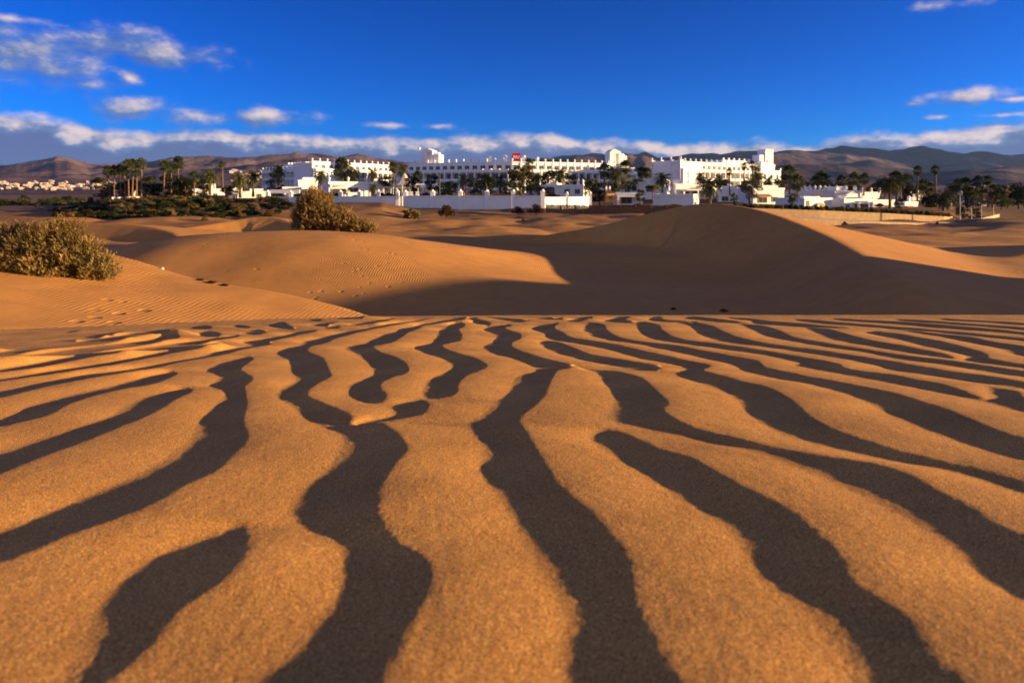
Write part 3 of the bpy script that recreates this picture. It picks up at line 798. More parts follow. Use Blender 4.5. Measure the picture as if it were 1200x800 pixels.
    A = plan([(848, 286), (878, 298)], OX, OY)
    t = (Vector(A[1]) - Vector(A[0])); T = Matrix.Translation((A[0][0], A[0][1], 0)) @ Matrix.Rotation(math.atan2(t.y, t.x), 4, 'Z')
    m.box(0, t.length, 0, 9, 10, 15.4, T)
    for k in range(6): m.box(t.length * k / 5 - .35, t.length * k / 5 + .35, -.15, .5, 15.4, 16.3, T)
    m.box(-7, -.003, .3, 8, 10, 14.2, T)
    A = plan([(893, 291.5), (918, 303)], OX, OY)
    t = (Vector(A[1]) - Vector(A[0])); T = Matrix.Translation((A[0][0], A[0][1], 0)) @ Matrix.Rotation(math.atan2(t.y, t.x), 4, 'Z')
    for k, h in enumerate((14.6, 13.0, 11.4)):
        w_ = t.length / 3; m.box(k * w_ + .02, (k + 1) * w_, .4 + .4 * k, 12, 0, h, T); m.box((k + 1) * w_ - .6, (k + 1) * w_ + .1, .3 + .4 * k, 1.2, h, h + 1.1, T)
        for kk in range(3): window(root, *(T @ Vector((k * w_ + w_ * .5, .31 + .4 * k, 0))).to_2d(), 1 + kk * 3.3, math.atan2(t.y, t.x), 1.9, 2.1)
    m.build('stepped_end', M['white'], root)
    tower(root, plan([(897, 300)], OX, OY)[0], 4.6, 4.6, 13, 20.3, R(25), 'square')
hotel()

# ================================================================ low white houses in the gardens
def flat_house(px0, px1, ytop, Y, label, rz=0.0, depth=7, wins=(), porch=None, step=None, finials=0, name='bungalow', cat='house', mat='white', ybase=None, chimney=None, arch=None, roof=None, awning=None, door=None):
    xc = (px0 + px1) / 2; a = U(xc, ytop, Y); W = (px1 - px0) / F * Y
    zt = a.z; zb = (HY - (ybase if ybase else ytop + 16)) / F * Y - .4
    H = zt - zb
    root = empty(name, (a.x, Y, zb), R(rz * 1.9)); tag(root, label, cat)
    m = MB(); m.box(-W / 2, W / 2, 0, depth, 0, H)
    m.box(-W / 2 - .12, W / 2 + .12, -.12, .14, H - .3, H + .22); m.box(-W / 2 - .12, -W / 2 + .12, .143, depth, H, H + .22); m.box(W / 2 - .12, W / 2 + .12, .143, depth, H, H + .22)
    if step:      # a higher set-back part
        for (f0, f1, h) in step:
            m.box(-W / 2 + f0 * W, -W / 2 + f1 * W, depth * .3, depth * .95, H + .003, H + h)
    m.build('wall', M[mat], root)
    for (f, w_, h_, z_) in wins:
        window(root, -W / 2 + f * W, -.06, z_, 0, w_, h_)
    if door:
        d = MB(); d.box(-.5, .5, -.05, .04, .05, 2.15); o = d.build('door', M[door[1]], root); o.location = (-W / 2 + door[0] * W, -.02, .3)
    if porch:     # (f0, f1, height, projection): roof slab on pillars
        f0, f1, h, pr = porch; x0, x1 = -W / 2 + f0 * W, -W / 2 + f1 * W
        p = MB(); p.box(x0, x1, -pr, -.125, h, h + .35); p.build('porch_roof', M['white'], root)
        n = max(2, int((x1 - x0) / 3.2) + 1)
        for k in range(n):
            q = MB(); q.box(-.2, .2, -.2, .2, 0, h - .002); o = q.build('pillar', M['white'], root); o.location = (x0 + .25 + (x1 - x0 - .5) * k / (n - 1), -pr + .25, 0)
    if chimney:
        for f in chimney:
            q = MB(); q.box(-.3, .3, -.3, .3, 0, 1.1); q.lathe([(.45, 1.1), (.4, 1.25), (.1, 1.6)], 8); o = q.build('chimney', M['white'], root); o.location = (-W / 2 + f * W, 1.2, H + (.003 if not step else .003))
    for k in range(finials):
        put(finial_mesh('ball'), 'finial', root, (-W / 2 + .1 + (W - .2) * k / max(finials - 1, 1), 0, H + .223), 0, (.7,) * 3)
    if arch:
        for f in arch:
            q = MB(); q.box(-1.1, 1.1, -.03, .03, 0, 2.0); q.add([(1.1 * math.cos(math.pi * k / 8), y, 2.0 + .8 * math.sin(math.pi * k / 8)) for y in (-.03, .03) for k in range(9)], [tuple(range(9))[::-1], tuple(range(9, 18))])
            o = q.build('arch_opening', M['glass'], root); o.location = (-W / 2 + f * W, -.04, .2)
    if awning:
        f0, f1, z_, mt = awning; x0, x1 = -W / 2 + f0 * W, -W / 2 + f1 * W
        q = MB(); q.add([(x0, -.1, z_), (x1, -.1, z_), (x1, -1.5, z_ - .6), (x0, -1.5, z_ - .6), (x0, -.1, z_ - .08), (x1, -.1, z_ - .08), (x1, -1.5, z_ - .68), (x0, -1.5, z_ - .68)],
              [(0, 1, 2, 3), (7, 6, 5, 4), (0, 3, 7, 4), (1, 5, 6, 2), (3, 2, 6, 7), (0, 4, 5, 1)]); q.build('awning', M[mt], root)
    return root, W, H, zb

flat_house(332, 352, 220, 165, 'small white garden house left of the tall tamarisk, behind a palm trunk', 8, 5, [(.5, 1.3, 1.1, 1.4)], ybase=232)
flat_house(350, 372, 212, 190, 'white annex with a flat roof in front of the shaded left hotel block', 14, 8, [(.3, 1.5, 1.3, 1.6), (.7, 1.5, 1.3, 1.6)], step=[(.3, 1.0, 1.0)], ybase=232)
flat_house(268, 312, 225, 185, 'low white terrace building between the palms at the left of the hotel', 10, 6, [(.2, 1.2, 1.2, 1), (.8, 1.2, 1.2, 1)], ybase=235, step=[(.1, .35, 1.2), (.55, .9, .9)])
flat_house(228, 262, 222, 205, 'small white cottage partly hidden by the big date palm', 12, 6, [(.3, 1.2, 1.1, 1.2), (.7, 1.2, 1.1, 1.2)], ybase=234, step=[(.3, .7, 1.8)])
flat_house(386, 452, 214, 168, 'long white bungalow with two dark windows right of the tall tamarisk', 12, 9, [(.18, 3.4, 1.4, 1.1), (.42, 2.6, 1.2, 1.5), (.78, 1.0, 1.0, 1.5)], ybase=231, finials=4, porch=(0.0, .30, 3.2, 2.6), chimney=(.9,))
flat_house(448, 513, 216.3, 172, 'thin flat-roofed open pavilion below the conical tent', 4, 7, [], ybase=232, porch=(.02, .98, 2.9, 2.2), arch=(.25, .6), finials=0)
flat_house(616, 684, 217.5, 160, 'white bungalow with chimneys below the trees in the middle', -9, 8, [(.72, 1.3, 1.1, 1.2), (.9, 1.3, 1.1, 1.2)], ybase=231, arch=(.26, .42), chimney=(.20, .9), finials=2, step=[(.3, .5, .6)])
flat_house(725, 778, 214, 178, 'white two-level house with a chimney beside the umbrella tree', -12, 9, [(.2, 1.2, 1.2, 2.2), (.35, 1.2, 1.2, 2.2), (.7, 2.2, 1.3, 2.0)], ybase=232, step=[(.5, 1, 1.0)], chimney=(.25, .93))
flat_house(722, 752, 226.5, 150, 'small porch with pale roof right of the ochre kiosk', 0, 4, [(.4, 2.4, 1.5, .3)], ybase=238, porch=(0, 1, 1.75, 1.6))
flat_house(764, 812, 228.5, 148, 'low shaded white shed with a flat roof behind the dark dune top', -14, 6, [], ybase=239, arch=())
flat_house(790, 838, 216.5, 185, 'white pool building with slatted front below the right hotel block', 8, 8, [(.25, 2.2, 1.4, 1.2), (.55, 2.2, 1.4, 1.2), (.82, 1.5, 1.4, 1.2)], ybase=234, step=[(.05, .3, 1.4)], porch=(.1, .9, 2.9, 2.0))
flat_house(842, 884, 222, 170, 'white garden building left of the dark tree, one wall with grey shutters', -10, 7, [(.2, 1.6, 1.2, 1.3), (.75, 1.6, 1.2, 1.3)], ybase=240, step=[(.1, .5, .9)])
flat_house(880, 922, 221, 165, 'white bungalow with a clay tiled roof edge right of the dark tree', 8, 8, [(.3, 2.4, 1.4, 1.1), (.7, 1.6, 1.2, 1.3)], ybase=241, step=[(.4, 1, .8)], awning=(.05, .5, 3.2, 'tile'))
flat_house(936, 982, 233, 150, 'long low house with a green door just above the hedge', 14, 8, [(.62, 1.0, .9, 1.0)], ybase=246, door=(.12, 'leafgreen'), step=[(.3, .9, .5)], awning=(.42, .6, 1.9, 'orange'))
flat_house(938, 978, 223.5, 180, 'white stepped villa with a small orange awning at its roof terrace', 12, 8, [(.3, 1.2, 1.1, 1.4), (.8, 1.2, 1.1, 1.4)], ybase=240, finials=6, awning=(.25, .6, 3.0, 'orange'), step=[(.5, .75, 1.1)])
flat_house(974, 1014, 224.5, 176, 'white villa with a pyramid chimney, fourth from the right end of the row', 10, 8, [(.2, 1.3, 1.1, 1.3), (.6, 1.3, 1.1, 1.3)], ybase=242, chimney=(.2, .55, .9), step=[(.35, .7, 1.3)])
flat_house(984, 1032, 234, 152, 'low white villa with dark arched openings beside the dark red parasol', 10, 8, [(.1, 1.0, .9, .9)], ybase=247, arch=(.45, .62), porch=(.30, .75, 2.0, 1.4))
flat_house(1010, 1052, 235, 156, 'white villa front behind the dark red parasol and the big palm', 8, 8, [(.25, 1.1, 1.0, .9), (.5, 1.1, 1.0, .9), (.75, 1.1, 1.0, .9)], ybase=248, step=[(.2, .5, .7)])
flat_house(1008, 1034, 226, 185, 'small white cubic house with three roof finials behind the villas', 10, 6, [(.5, 1.2, 1.1, 1.3)], ybase=240, finials=3)
flat_house(1056, 1080, 237.5, 158, 'little white house with an ochre wall panel right of the big palm', 14, 6, [(.72, .8, .9, .7)], ybase=249, awning=(.05, .55, 2.0, 'orange'), chimney=(.7,))
flat_house(1062, 1090, 228, 200, 'white house with two chimneys half hidden behind palms', 6, 6, [(.5, 1.2, 1.1, 1.3)], ybase=243, chimney=(.25, .6))
flat_house(1101, 1118, 246, 150, 'small white end wall of a shed beside the lamp posts', 16, 4, [(.5, .6, .6, .6)], ybase=254)
flat_house(1134, 1164, 239, 215, 'white chapel-like house with a stepped gable beyond the lamp posts', 10, 6, [(.7, 1.2, 1.1, .8)], ybase=247, step=[(.05, .28, 3.0), (.4, .7, 1.1)])
flat_house(1186, 1206, 236, 260, 'pale low building at the right edge below the dark trees', 6, 6, [(.5, 1.2, 1.1, .8)], ybase=243)
flat_house(133, 150, 232, 150, 'white garden hut at the foot of the tall palm cluster on the left', 10, 3, [(.4, .8, .8, .6)], ybase=238)
flat_house(151, 164, 231.5, 156, 'tiny white pump house right of the tall palm cluster', 10, 3, [(.5, .6, .6, .8)], ybase=237, chimney=(.5,))

# conical tent
def cone_tent():
    a = U(474, 217, 168); root = empty('marquee', (a.x, a.y, a.z)); tag(root, 'pale conical marquee roof with scalloped ribs beside the palms', 'tent')
    m = MB(); n = 16; r0, h = 3.7, 2.9; vs = []; fs = []
    for i, (f, z) in enumerate([(1, 0), (.72, .42), (.45, 1.15), (.2, 2.15), (.03, h)]):
        for k in range(n): 
            r = r0 * f * (1.0 if k % 2 else .92); vs.append((r * math.cos(2 * math.pi * k / n), r * math.sin(2 * math.pi * k / n), z))
    for i in range(4):
        for k in range(n): fs.append((i * n + k, i * n + (k + 1) % n, (i + 1) * n + (k + 1) % n, (i + 1) * n + k))
    m.add(vs, fs); m.build('roof', M['canvas'], root)
    for k in range(8):
        p = MB(); p.lathe([(.08, -2.6), (.08, 0)], 6); o = p.build('pole', M['white'], root); t = 2 * math.pi * k / 8; o.location = (r0 * .9 * math.cos(t), r0 * .9 * math.sin(t), 0.05)
cone_tent()
def parasol(px, py, Y, label, mat, r=1.4, h=2.6):
    a = U(px, py, Y); root = empty('parasol', (a.x, a.y, a.z - h)); tag(root, label, 'parasol')
    m = MB(); m.lathe([(r, h - .75), (r * .97, h - .6), (r * .5, h - .2), (.05, h)], 8, cap=False); m.lathe([(r * .96, h - .70), (.05, h - .08)], 8, cap=False); m.build('canopy', M[mat], root)
    p = MB(); p.lathe([(.05, 0), (.05, h - .1)], 6); p.build('pole', M['wood'], root)
parasol(1031, 238, 146, 'dark red parasol in front of the villas', 'darkred', 1.1, 3.2)
parasol(1034, 231, 170, 'blue canopy between two villa roofs', 'blue', 1.6, 3)
parasol(1043, 232.5, 172, 'second blue canopy, partly behind the palm trunk', 'blue', 1.3, 3)
parasol(548, 220, 160, 'pale parasol in the garden left of the centre, behind the tall wall', 'canvas', 1.9, 3)
parasol(407, 222, 150, 'small pale parasol behind the white wall near the tall tamarisk', 'canvas', 1.0, 2.2)

def kiosk():
    a = U(715.5, 237.5, 146); root = empty('kiosk', (a.x, a.y, a.z), R(10)); tag(root, 'little ochre kiosk with a window and two white chimneys', 'kiosk')
    m = MB(); m.box(-1.0, 1.0, 0, 1.6, 0, 2.0); m.add([(-1.1, -.1, 2.0), (1.1, -.1, 2.0), (0, -.1, 2.7), (-1.1, 1.7, 2.0), (1.1, 1.7, 2.0), (0, 1.7, 2.7)], [(0, 1, 2), (5, 4, 3), (0, 2, 5, 3), (1, 4, 5, 2), (0, 3, 4, 1)])
    m.build('wall', M['yellow'], root); window(root, 0, -.05, .8, 0, .9, .8)
    for x in (-.7, .1):
        q = MB(); q.box(-.16, .16, -.16, .16, 0, 1.0); q.lathe([(.24, 1.0), (.1, 1.25)], 6); o = q.build('chimney', M['white'], root); o.location = (x, .8, 2.3)
kiosk()

# ================================================================ walls, fences, posts
def pier_mesh(w, h, mat='white'):
    m = MB(); m.box(-w / 2, w / 2, -w / 2, w / 2, 0, h); m.box(-w / 2 - .08, w / 2 + .08, -w / 2 - .08, w / 2 + .08, h, h + .15); m.lathe([(w * .42, h + .15), (w * .4, h + .3), (w * .22, h + .5), (.04, h + .58)], 8)
    return m.mesh('pier', M[mat])
def white_wall(pts, zb_rows, zt_rows, piers, label, pier_w=.8, over=.9):
    """pts: photo columns with depths; rows for its foot and its top"""
    a = U(pts[0][0], zb_rows[0], pts[0][1]); root = empty('garden_wall', (a.x, a.y, a.z)); tag(root, label, 'wall')
    m = MB()
    V = [(U(px, zb, Y), U(px, zt, Y)) for (px, Y), zb, zt in zip(pts, zb_rows, zt_rows)]
    for (b0, t0), (b1, t1) in zip(V[:-1], V[1:]):
        d = (b1 - b0); n = Vector((-d.y, d.x, 0)).normalized() * .16; dn = Vector((0, 0, -1.2))
        vs = [b0 - n + dn, b1 - n + dn, b1 + n + dn, b0 + n + dn, t0 - n, t1 - n, t1 + n, t0 + n]
        vs = [v - a for v in vs]
        m.add(vs, [(0, 1, 5, 4), (1, 2, 6, 5), (2, 3, 7, 6), (3, 0, 4, 7), (4, 5, 6, 7)])
        # coping
        n2 = n * 1.7; c0, c1 = Vector((0, 0, .003)), Vector((0, 0, .16))
        vs = [t0 - n2 + c0, t1 - n2 + c0, t1 + n2 + c0, t0 + n2 + c0, t0 - n2 + c1, t1 - n2 + c1, t1 + n2 + c1, t0 + n2 + c1]
        m.add([v - a for v in vs], [(0, 1, 5, 4), (1, 2, 6, 5), (2, 3, 7, 6), (3, 0, 4, 7), (4, 5, 6, 7), (3, 2, 1, 0)])
    m.build('wall_panel', M['white'], root)
    xs = [p[0] for p in pts]
    for px in piers:
        Y = np.interp(px, xs, [p[1] for p in pts]); zb = np.interp(px, xs, zb_rows); zt = np.interp(px, xs, zt_rows)
        b = U(px, zb, Y); t = U(px, zt, Y)
        h = t.z - b.z + over + 1.0
        o = put(pier_mesh(pier_w, h), 'pier', root, (b.x - a.x, b.y - a.y - .1, b.z - a.z - 1.0))
white_wall([(313, 150), (345, 148), (400, 146), (472, 144)], [235.6, 236, 236.2, 236.5], [231.2, 231.2, 231, 230.6], [314, 341, 399, 421, 443.5, 466], 'low white garden wall with piers, running behind the tall tamarisk', .7, 1.0)
white_wall([(472.5, 141), (507, 139), (539, 137), (570, 135.5), (601, 134.5), (636, 134)], [243, 243, 243, 243.5, 244, 244.5], [230.2, 230, 229.8, 229.9, 230, 229.8], [475, 507, 539.5, 570.5, 601.5, 636], 'tall white wall with six round-capped piers in the middle of the resort edge', .85, .8)
white_wall([(637.5, 134), (664, 137), (692, 141)], [239, 238.5, 238], [231.8, 231.8, 231.3], [664.5, 691.5], 'short low white wall with two piers right of the tall wall', .6, .7)
# white arcade in front of the wall at the left
def arcade():
    a = U(313, 233, 158); root = empty('pergola', (a.x, a.y, a.z)); tag(root, 'white walled pergola with square openings left of the tall tamarisk', 'pergola')
    m = MB(); m.box(0, 7.5, 0, .4, 1.3, 2.1); m.box(0, .7, .003, .397, -1, 1.297); m.box(4.4, 5.0, .003, .397, -1, 1.297); m.box(7.9, 12, .5, .9, -1, 1.4); m.build('wall', M['white'], root)
arcade()
# small white loungers / planters on top of the wall terrace
for i, (px, lab) in enumerate([(477, 'white terrace chair on the wall walk, leftmost of three'), (481.5, 'white terrace chair, middle one of the three on the wall walk'), (489, 'white terrace chair, rightmost of the three on the wall walk')]):
    a = U(px, 230.8, 143); root = empty('terrace_chair', (a.x, a.y, a.z - .1)); tag(root, lab, 'chair', 'white terrace chairs on the wall walk')
    m = MB(); m.box(-.35, .35, -.35, .35, .4, .52); m.build('seat', M['white'], root)
    m = MB(); m.box(-.35, .35, .28, .38, .525, 1.25); m.build('backrest', M['white'], root)
    for sx in (-.3, .3):
        for sy in (-.3, .3): m = MB(); m.box(-.04, .04, -.04, .04, 0, .398); o = m.build('leg', M['white'], root); o.location = (sx, sy, 0)

def reed_fence(pts, rows, h, label, mat='reed', post='wood', step=2.6, name='reed_fence'):
    a = U(pts[0][0], rows[0], pts[0][1]); root = empty(name, a); tag(root, label, 'fence')
    P = [U(px, r, Y) for (px, Y), r in zip(pts, rows)]
    Q = resample([(p.x, p.y) for p in P], step); xs = [p.x for p in P]
    m = MB(); rnd = random.Random(3)
    for p, q in zip(Q[:-1], Q[1:]):
        z0 = np.interp(p[0], xs, [v.z for v in P]); z1 = np.interp(q[0], xs, [v.z for v in P])
        n = 9
        for k in range(n):
            f0, f1 = k / n, (k + .9) / n; hh = h * rnd.uniform(.86, 1.05)
            b0 = Vector((p[0] + (q[0] - p[0]) * f0, p[1] + (q[1] - p[1]) * f0, z0 + (z1 - z0) * f0 - .5)) - a
            b1 = Vector((p[0] + (q[0] - p[0]) * f1, p[1] + (q[1] - p[1]) * f1, z0 + (z1 - z0) * f1 - .5)) - a
            up = Vector((0, 0, hh + .5)); dy = Vector((0, .05, 0))
            m.add([b0, b1, b1 + up, b0 + up, b0 + dy, b1 + dy, b1 + dy + up, b0 + dy + up], [(0, 1, 2, 3), (7, 6, 5, 4), (1, 5, 6, 2), (4, 0, 3, 7), (3, 2, 6, 7)])
    m.build('panel', M[mat], root)
    pm = MB(); pm.box(-.07, .07, -.07, .07, -.6, h + .15); pme = pm.mesh('post', M[post])
    for p in Q:
        z = np.interp(p[0], xs, [v.z for v in P]); put(pme, 'post', root, (p[0] - a.x, p[1] - a.y - .12, z - a.z))
reed_fence([(640, 120), (700, 118), (760, 116), (800, 115)], [247, 248.5, 249.5, 250], 1.15, 'brown reed fence on the sand between the white wall and the dark dune')

def stone_wall():
    a = U(868, 260, 120); root = empty('retaining_wall', a); tag(root, 'long curved sandstone retaining wall below the hedge on the right', 'wall')
    def strip(pts, bot, top, th, name, mat):
        m = MB(); n = 40; xs = [p[0] for p in pts]; pxs = np.linspace(xs[0], xs[-1], n); prev = None
        for px in pxs:
            Y = np.interp(px, xs, [p[1] for p in pts]); b = U(px, np.interp(px, xs, bot), Y) - a; t = U(px, np.interp(px, xs, top), Y) - a
            b.z -= .5
            cur = [b, t, t + Vector((0, th, .0)), b + Vector((0, th, 0))]
            if prev: m.add(prev + cur, [(0, 4, 5, 1), (1, 5, 6, 2), (2, 6, 7, 3)])
            prev = cur
        return m.build(name, M[mat], root)
    strip([(860, 122), (960, 124.5), (1040, 127.5), (1112, 131), (1120, 136)], [251, 255, 258, 261, 260], [243.2, 246.5, 250, 254, 253.5], .5, 'upper_wall', 'stone')
    strip([(840, 112), (940, 113.5), (1010, 115.5), (1080, 120), (1120, 124), (1150, 131), (1165, 138)], [254, 259, 263, 265, 264, 259, 255], [250.5, 256, 260, 262, 260.5, 256, 252.5], .5, 'lower_wall', 'stone')
stone_wall()
def path_strip():
    m = MB(); pts = [(838, 117, 113), (940, 118, 114.5), (1010, 120, 116.5), (1080, 124, 121), (1120, 128, 125), (1150, 134, 132), (1172, 145, 141)]
    rows = [(248.5, 250.3), (254, 255.8), (257.6, 259.8), (260.2, 261.8), (258.4, 260.2), (254.5, 255.8), (249.5, 251)]
    prev = None
    for (px, Y1, Y0), (r1, r0) in zip(pts, rows):
        cur = [U(px, r0, Y0) + Vector((0, .2, .02)), U(px, r1, Y1) + Vector((0, .3, -.1))]
        if prev: m.add([prev[0], cur[0], cur[1], prev[1], prev[0] - Vector((0, 0, .6)), cur[0] - Vector((0, 0, .6))], [(0, 1, 2, 3), (4, 5, 1, 0)])
        prev = cur
    o = m.build('path', M['path']); tag(o, kind='structure')
path_strip()
def lamp_post(px, ytop, ybase, Y, label, head=True):
    b = U(px, ybase, Y); t = U(px, ytop, Y); root = empty('lamp_post', b); tag(root, label, 'lamp post')
    h = t.z - b.z; m = MB(); m.lathe([(.08, -1.2), (.07, 0), (.045, h)], 8); m.build('pole', M['grey'], root)
    if head:
        m = MB(); m.box(-.45, .35, -.25, .25, h + .003, h + .5); m.lathe([(.5, h + .5), (.3, h + .8), (.05, h + 1.0)], 8); m.build('lamp_head', M['grey'], root)
    else:
        m = MB(); m.box(-.12, .12, -.5, .1, h, h + .12); m.build('lamp_head', M['grey'], root)
lamp_post(1125, 229, 259, 126, 'tallest grey lamp post with a box lantern beyond the end of the stone wall')
lamp_post(1138.5, 242, 258, 128, 'short grey post just right of the tallest lamp post', False)
lamp_post(1150, 240, 255.5, 134, 'thin lamp post in the middle of the row at the curved low wall', False)
lamp_post(1164, 240, 253.5, 138, 'thin lamp post at the end of the curved low wall', False)
lamp_post(1168, 232, 244, 190, 'lamp post beside the bright green round tree', False)
lamp_post(461.5, 206, 230, 150, 'white flag pole in front of the marquee', False)
lamp_post(515.5, 203, 230, 147, 'pale yellow pole behind the tall wall near the garden', False)
lamp_post(862, 204, 222, 172, 'slim white pole below the right hotel block', False)

# ---- the town on the slope far left
def town():
    rnd = random.Random(12)
    protos = []
    for k in range(6):
        m = MB(); w_, d_, h_ = rnd.uniform(9, 20), rnd.uniform(9, 13), rnd.uniform(5, 8)
        m.box(-w_ / 2, w_ / 2, 0, d_, -8, h_); m.box(-w_ / 2, w_ * .1, 1, d_ - 1, h_ + .01, h_ + rnd.uniform(2, 3.5)); m.box(w_ * .3, w_ * .42, 2, 4, h_ + .01, h_ + 1.8)
        me = m.mesh('town_house_wall', M['house'])
        wm = MB()
        for z in (1.0, 4.0):
            if z + 1.6 > h_: continue
            n = int(w_ / 4)
            for j in range(n): x = -w_ / 2 + (j + .5) * w_ / n; wm.box(x - .8, x + .8, -.12, -.02, z, z + 1.5)
        protos.append((me, wm.mesh('town_house_windows', M['glass'])))
    n = 0
    for k in range(110):
        if k < 84: px = rnd.uniform(-30, 134); py = rnd.choice([214.5, 216.5, 218, 219.5, 221, 222.5]) + rnd.uniform(-.8, .8)
        elif k < 94: px = rnd.uniform(113, 135); py = 216 + rnd.uniform(-.5, .8)
        else: px = rnd.uniform(262, 308); py = rnd.uniform(201, 214)
        # find the depth at which the slope meets this line of sight
        t = (px - 600) / F; best = None
        for d in np.linspace(1900, 7000, 150):
            if hill_z(t * d, d) / d >= (HY - py) / F: best = d; break
        if best is None: best = 2600
        z = hill_z(t * best, best); me, wm = protos[rnd.randrange(6)]
        root = bpy.data.objects.new('town_house', me); link(root); root.location = (t * best, best, z - .5); root.rotation_euler = (0, 0, rnd.uniform(-.1, .75))
        s = best / 2600 * rnd.uniform(.8, 1.3); root.scale = (s, s, s)
        tag(root, 'tiny pale flat-roofed house in the town on the far slope', 'house', 'houses of the town on the far slope')
        o = bpy.data.objects.new('windows', wm); link(o, root)
town()
# ================================================================ vegetation
def frond(m, base, az, el0, L, droop, nl=16, lw=.07, ll=.55, rnd=random, vee=.5):
    """feather frond: arched rib with two rows of leaflets"""
    p = Vector(base); d_h = Vector((math.cos(az), math.sin(az), 0)); side = Vector((-math.sin(az), math.cos(az), 0))
    n = nl; pts = []
    e = el0
    for k in range(n + 1):
        pts.append((p.copy(), e)); p = p + (d_h * math.cos(e) + Vector((0, 0, math.sin(e)))) * (L / n); e -= droop / n
    for k in range(n):
        (a, e0), (b, e1) = pts[k], pts[k + 1]; f = k / n; w = .045 * (1 - f) + .012
        m.add([a - side * w, a + side * w, b + side * w, b - side * w], [(0, 1, 2, 3)])
        if k < 1: continue
        l = ll * L * .30 * (math.sin(math.pi * (.12 + .88 * f) ** .8) + .25)
        for s in (-1, 1):
            t = (b - a).normalized(); up = side.cross(t) * -1
            dirv_ = (side * s * .80 + t * .55 + Vector((0, 0, -vee * rnd.uniform(.4, 1.3)))).normalized()
            q = a.lerp(b, .5); tip = q + dirv_ * l * rnd.uniform(.8, 1.15)
            m.add([q - t * lw, q + t * lw, tip], [(0, 1, 2)])
def date_crown(seed, n=46, L=2.6):
    rnd = random.Random(seed); m = MB()
    for k in range(n):
        f = (k + .5) / n; az = k * 2.39996 + rnd.uniform(-.2, .2); el = R(82 - 118 * f ** .8 + rnd.uniform(-8, 8))
        frond(m, (0, 0, .1 - .25 * f), az, el, L * rnd.uniform(.85, 1.1), R(95 if f < .6 else 60) * rnd.uniform(.8, 1.2), 13, .09, .62, rnd)
    return m
def fan_crown(seed, n=52, L=1.15, fw=1.0):
    rnd = random.Random(seed); m = MB()
    for k in range(n):
        f = (k + .5) / n; az = k * 2.39996 + rnd.uniform(-.2, .2); el = R(85 - 125 * f + rnd.uniform(-8, 8))
        d = Vector((math.cos(az) * math.cos(el), math.sin(az) * math.cos(el), math.sin(el))); side = Vector((-math.sin(az), math.cos(az), 0)); up = side.cross(d) * -1
        l = L * rnd.uniform(.8, 1.15); hub = d * l
        m.add([Vector((0, 0, 0)) - side * .02, Vector((0, 0, 0)) + side * .02, hub], [(0, 1, 2)])
        nb = 11
        for j in range(nb):
            a = R(-105 + 210 * j / (nb - 1)); r = fw * rnd.uniform(.75, 1.05) * (1 - .25 * abs(a) / 1.8)
            dd = d * math.cos(a) + side * math.sin(a); tip = hub + dd * r + Vector((0, 0, -.30 * r * rnd.uniform(.5, 1.6)))
            pp = (side * math.cos(a) - d * math.sin(a)) * .085
            mid = hub + dd * r * .5
            m.add([hub, mid - pp, tip, mid + pp], [(0, 1, 2, 3)])
    return m
def skirt(seed, L=1.3, n=34):
    rnd = random.Random(seed); m = MB()
    for k in range(n):
        az = k * 2.39996; r = rnd.uniform(.15, .5); z0 = -rnd.uniform(0, L * .6); l = rnd.uniform(.6, 1.0)
        a = Vector((math.cos(az) * .14, math.sin(az) * .14, z0)); b = a + Vector((math.cos(az) * r, math.sin(az) * r, -l)); s = Vector((-math.sin(az), math.cos(az), 0)) * .14
        m.add([a, b - s, b + Vector((0, 0, -.25)), b + s], [(0, 1, 2, 3)])
    return m
def trunk_mesh(h, r0, r1, lean, seed, n=10):
    rnd = random.Random(seed); m = MB(); pts = []; rad = []
    for k in range(n + 1):
        f = k / n; pts.append((lean * h * (f - 1) ** 2 * -1 + lean * h * 0, .03 * h * math.sin(f * 2 + seed), h * f - (.8 if k == 0 else 0)))
        rad.append((r0 * (1 - f) + r1 * f) * (1.35 if k == 0 else 1) * rnd.uniform(.93, 1.07))
    # keep the top over the origin so that the crown sits on it
    tx, ty = pts[-1][0], pts[-1][1]
    m.tube([(x - tx, y - ty, z) for x, y, z in pts], rad, 8); return m
CR = {}
def crown_mesh(kind, k):
    if (kind, k) not in CR:
        if kind == 'date': CR[(kind, k)] = date_crown(100 + k).mesh('date_crown', M['date'])
        elif kind == 'fan': CR[(kind, k)] = fan_crown(200 + k).mesh('fan_crown', M['palm'])
        elif kind == 'skirt': CR[(kind, k)] = skirt(300 + k).mesh('dead_skirt', M['dead'])
    return CR[(kind, k)]
def palm(px, ytop, ybase, Y, kind, rpx, label, lean=0.0, grp=None, k=None):
    """crown radius in photo pixels; the crown top is at ytop and the foot at ybase"""
    b = U(px, ybase, Y); H = (ybase - ytop) / F * Y; rad = rpx * 1.2 / F * Y
    k = random.randrange(3) if k is None else k
    if kind == 'date': s = rad / 2.45; ch = 1.5 * s; r0 = .30
    else: s = rad / 1.85; ch = 1.75 * s; r0 = .20
    h = max(H - ch, .3)
    root = empty('date_palm' if kind == 'date' else 'fan_palm', (b.x, b.y, b.z), random.uniform(-.3, .3))
    tag(root, label, 'palm tree', grp)
    trunk_mesh(h, r0 * (1 if rad > 1 else .7), r0 * .75, lean, random.randrange(999)).build('trunk', M['trunk'], root, True)
    put(crown_mesh(kind, k), 'crown', root, (0, 0, h), random.uniform(0, 6), (s, s, s * random.uniform(1.0, 1.3)))
    if kind == 'fan' and rad > .9: put(crown_mesh('skirt', k), 'dead_fronds', root, (0, 0, h), 0, (s, s, s))
    return root

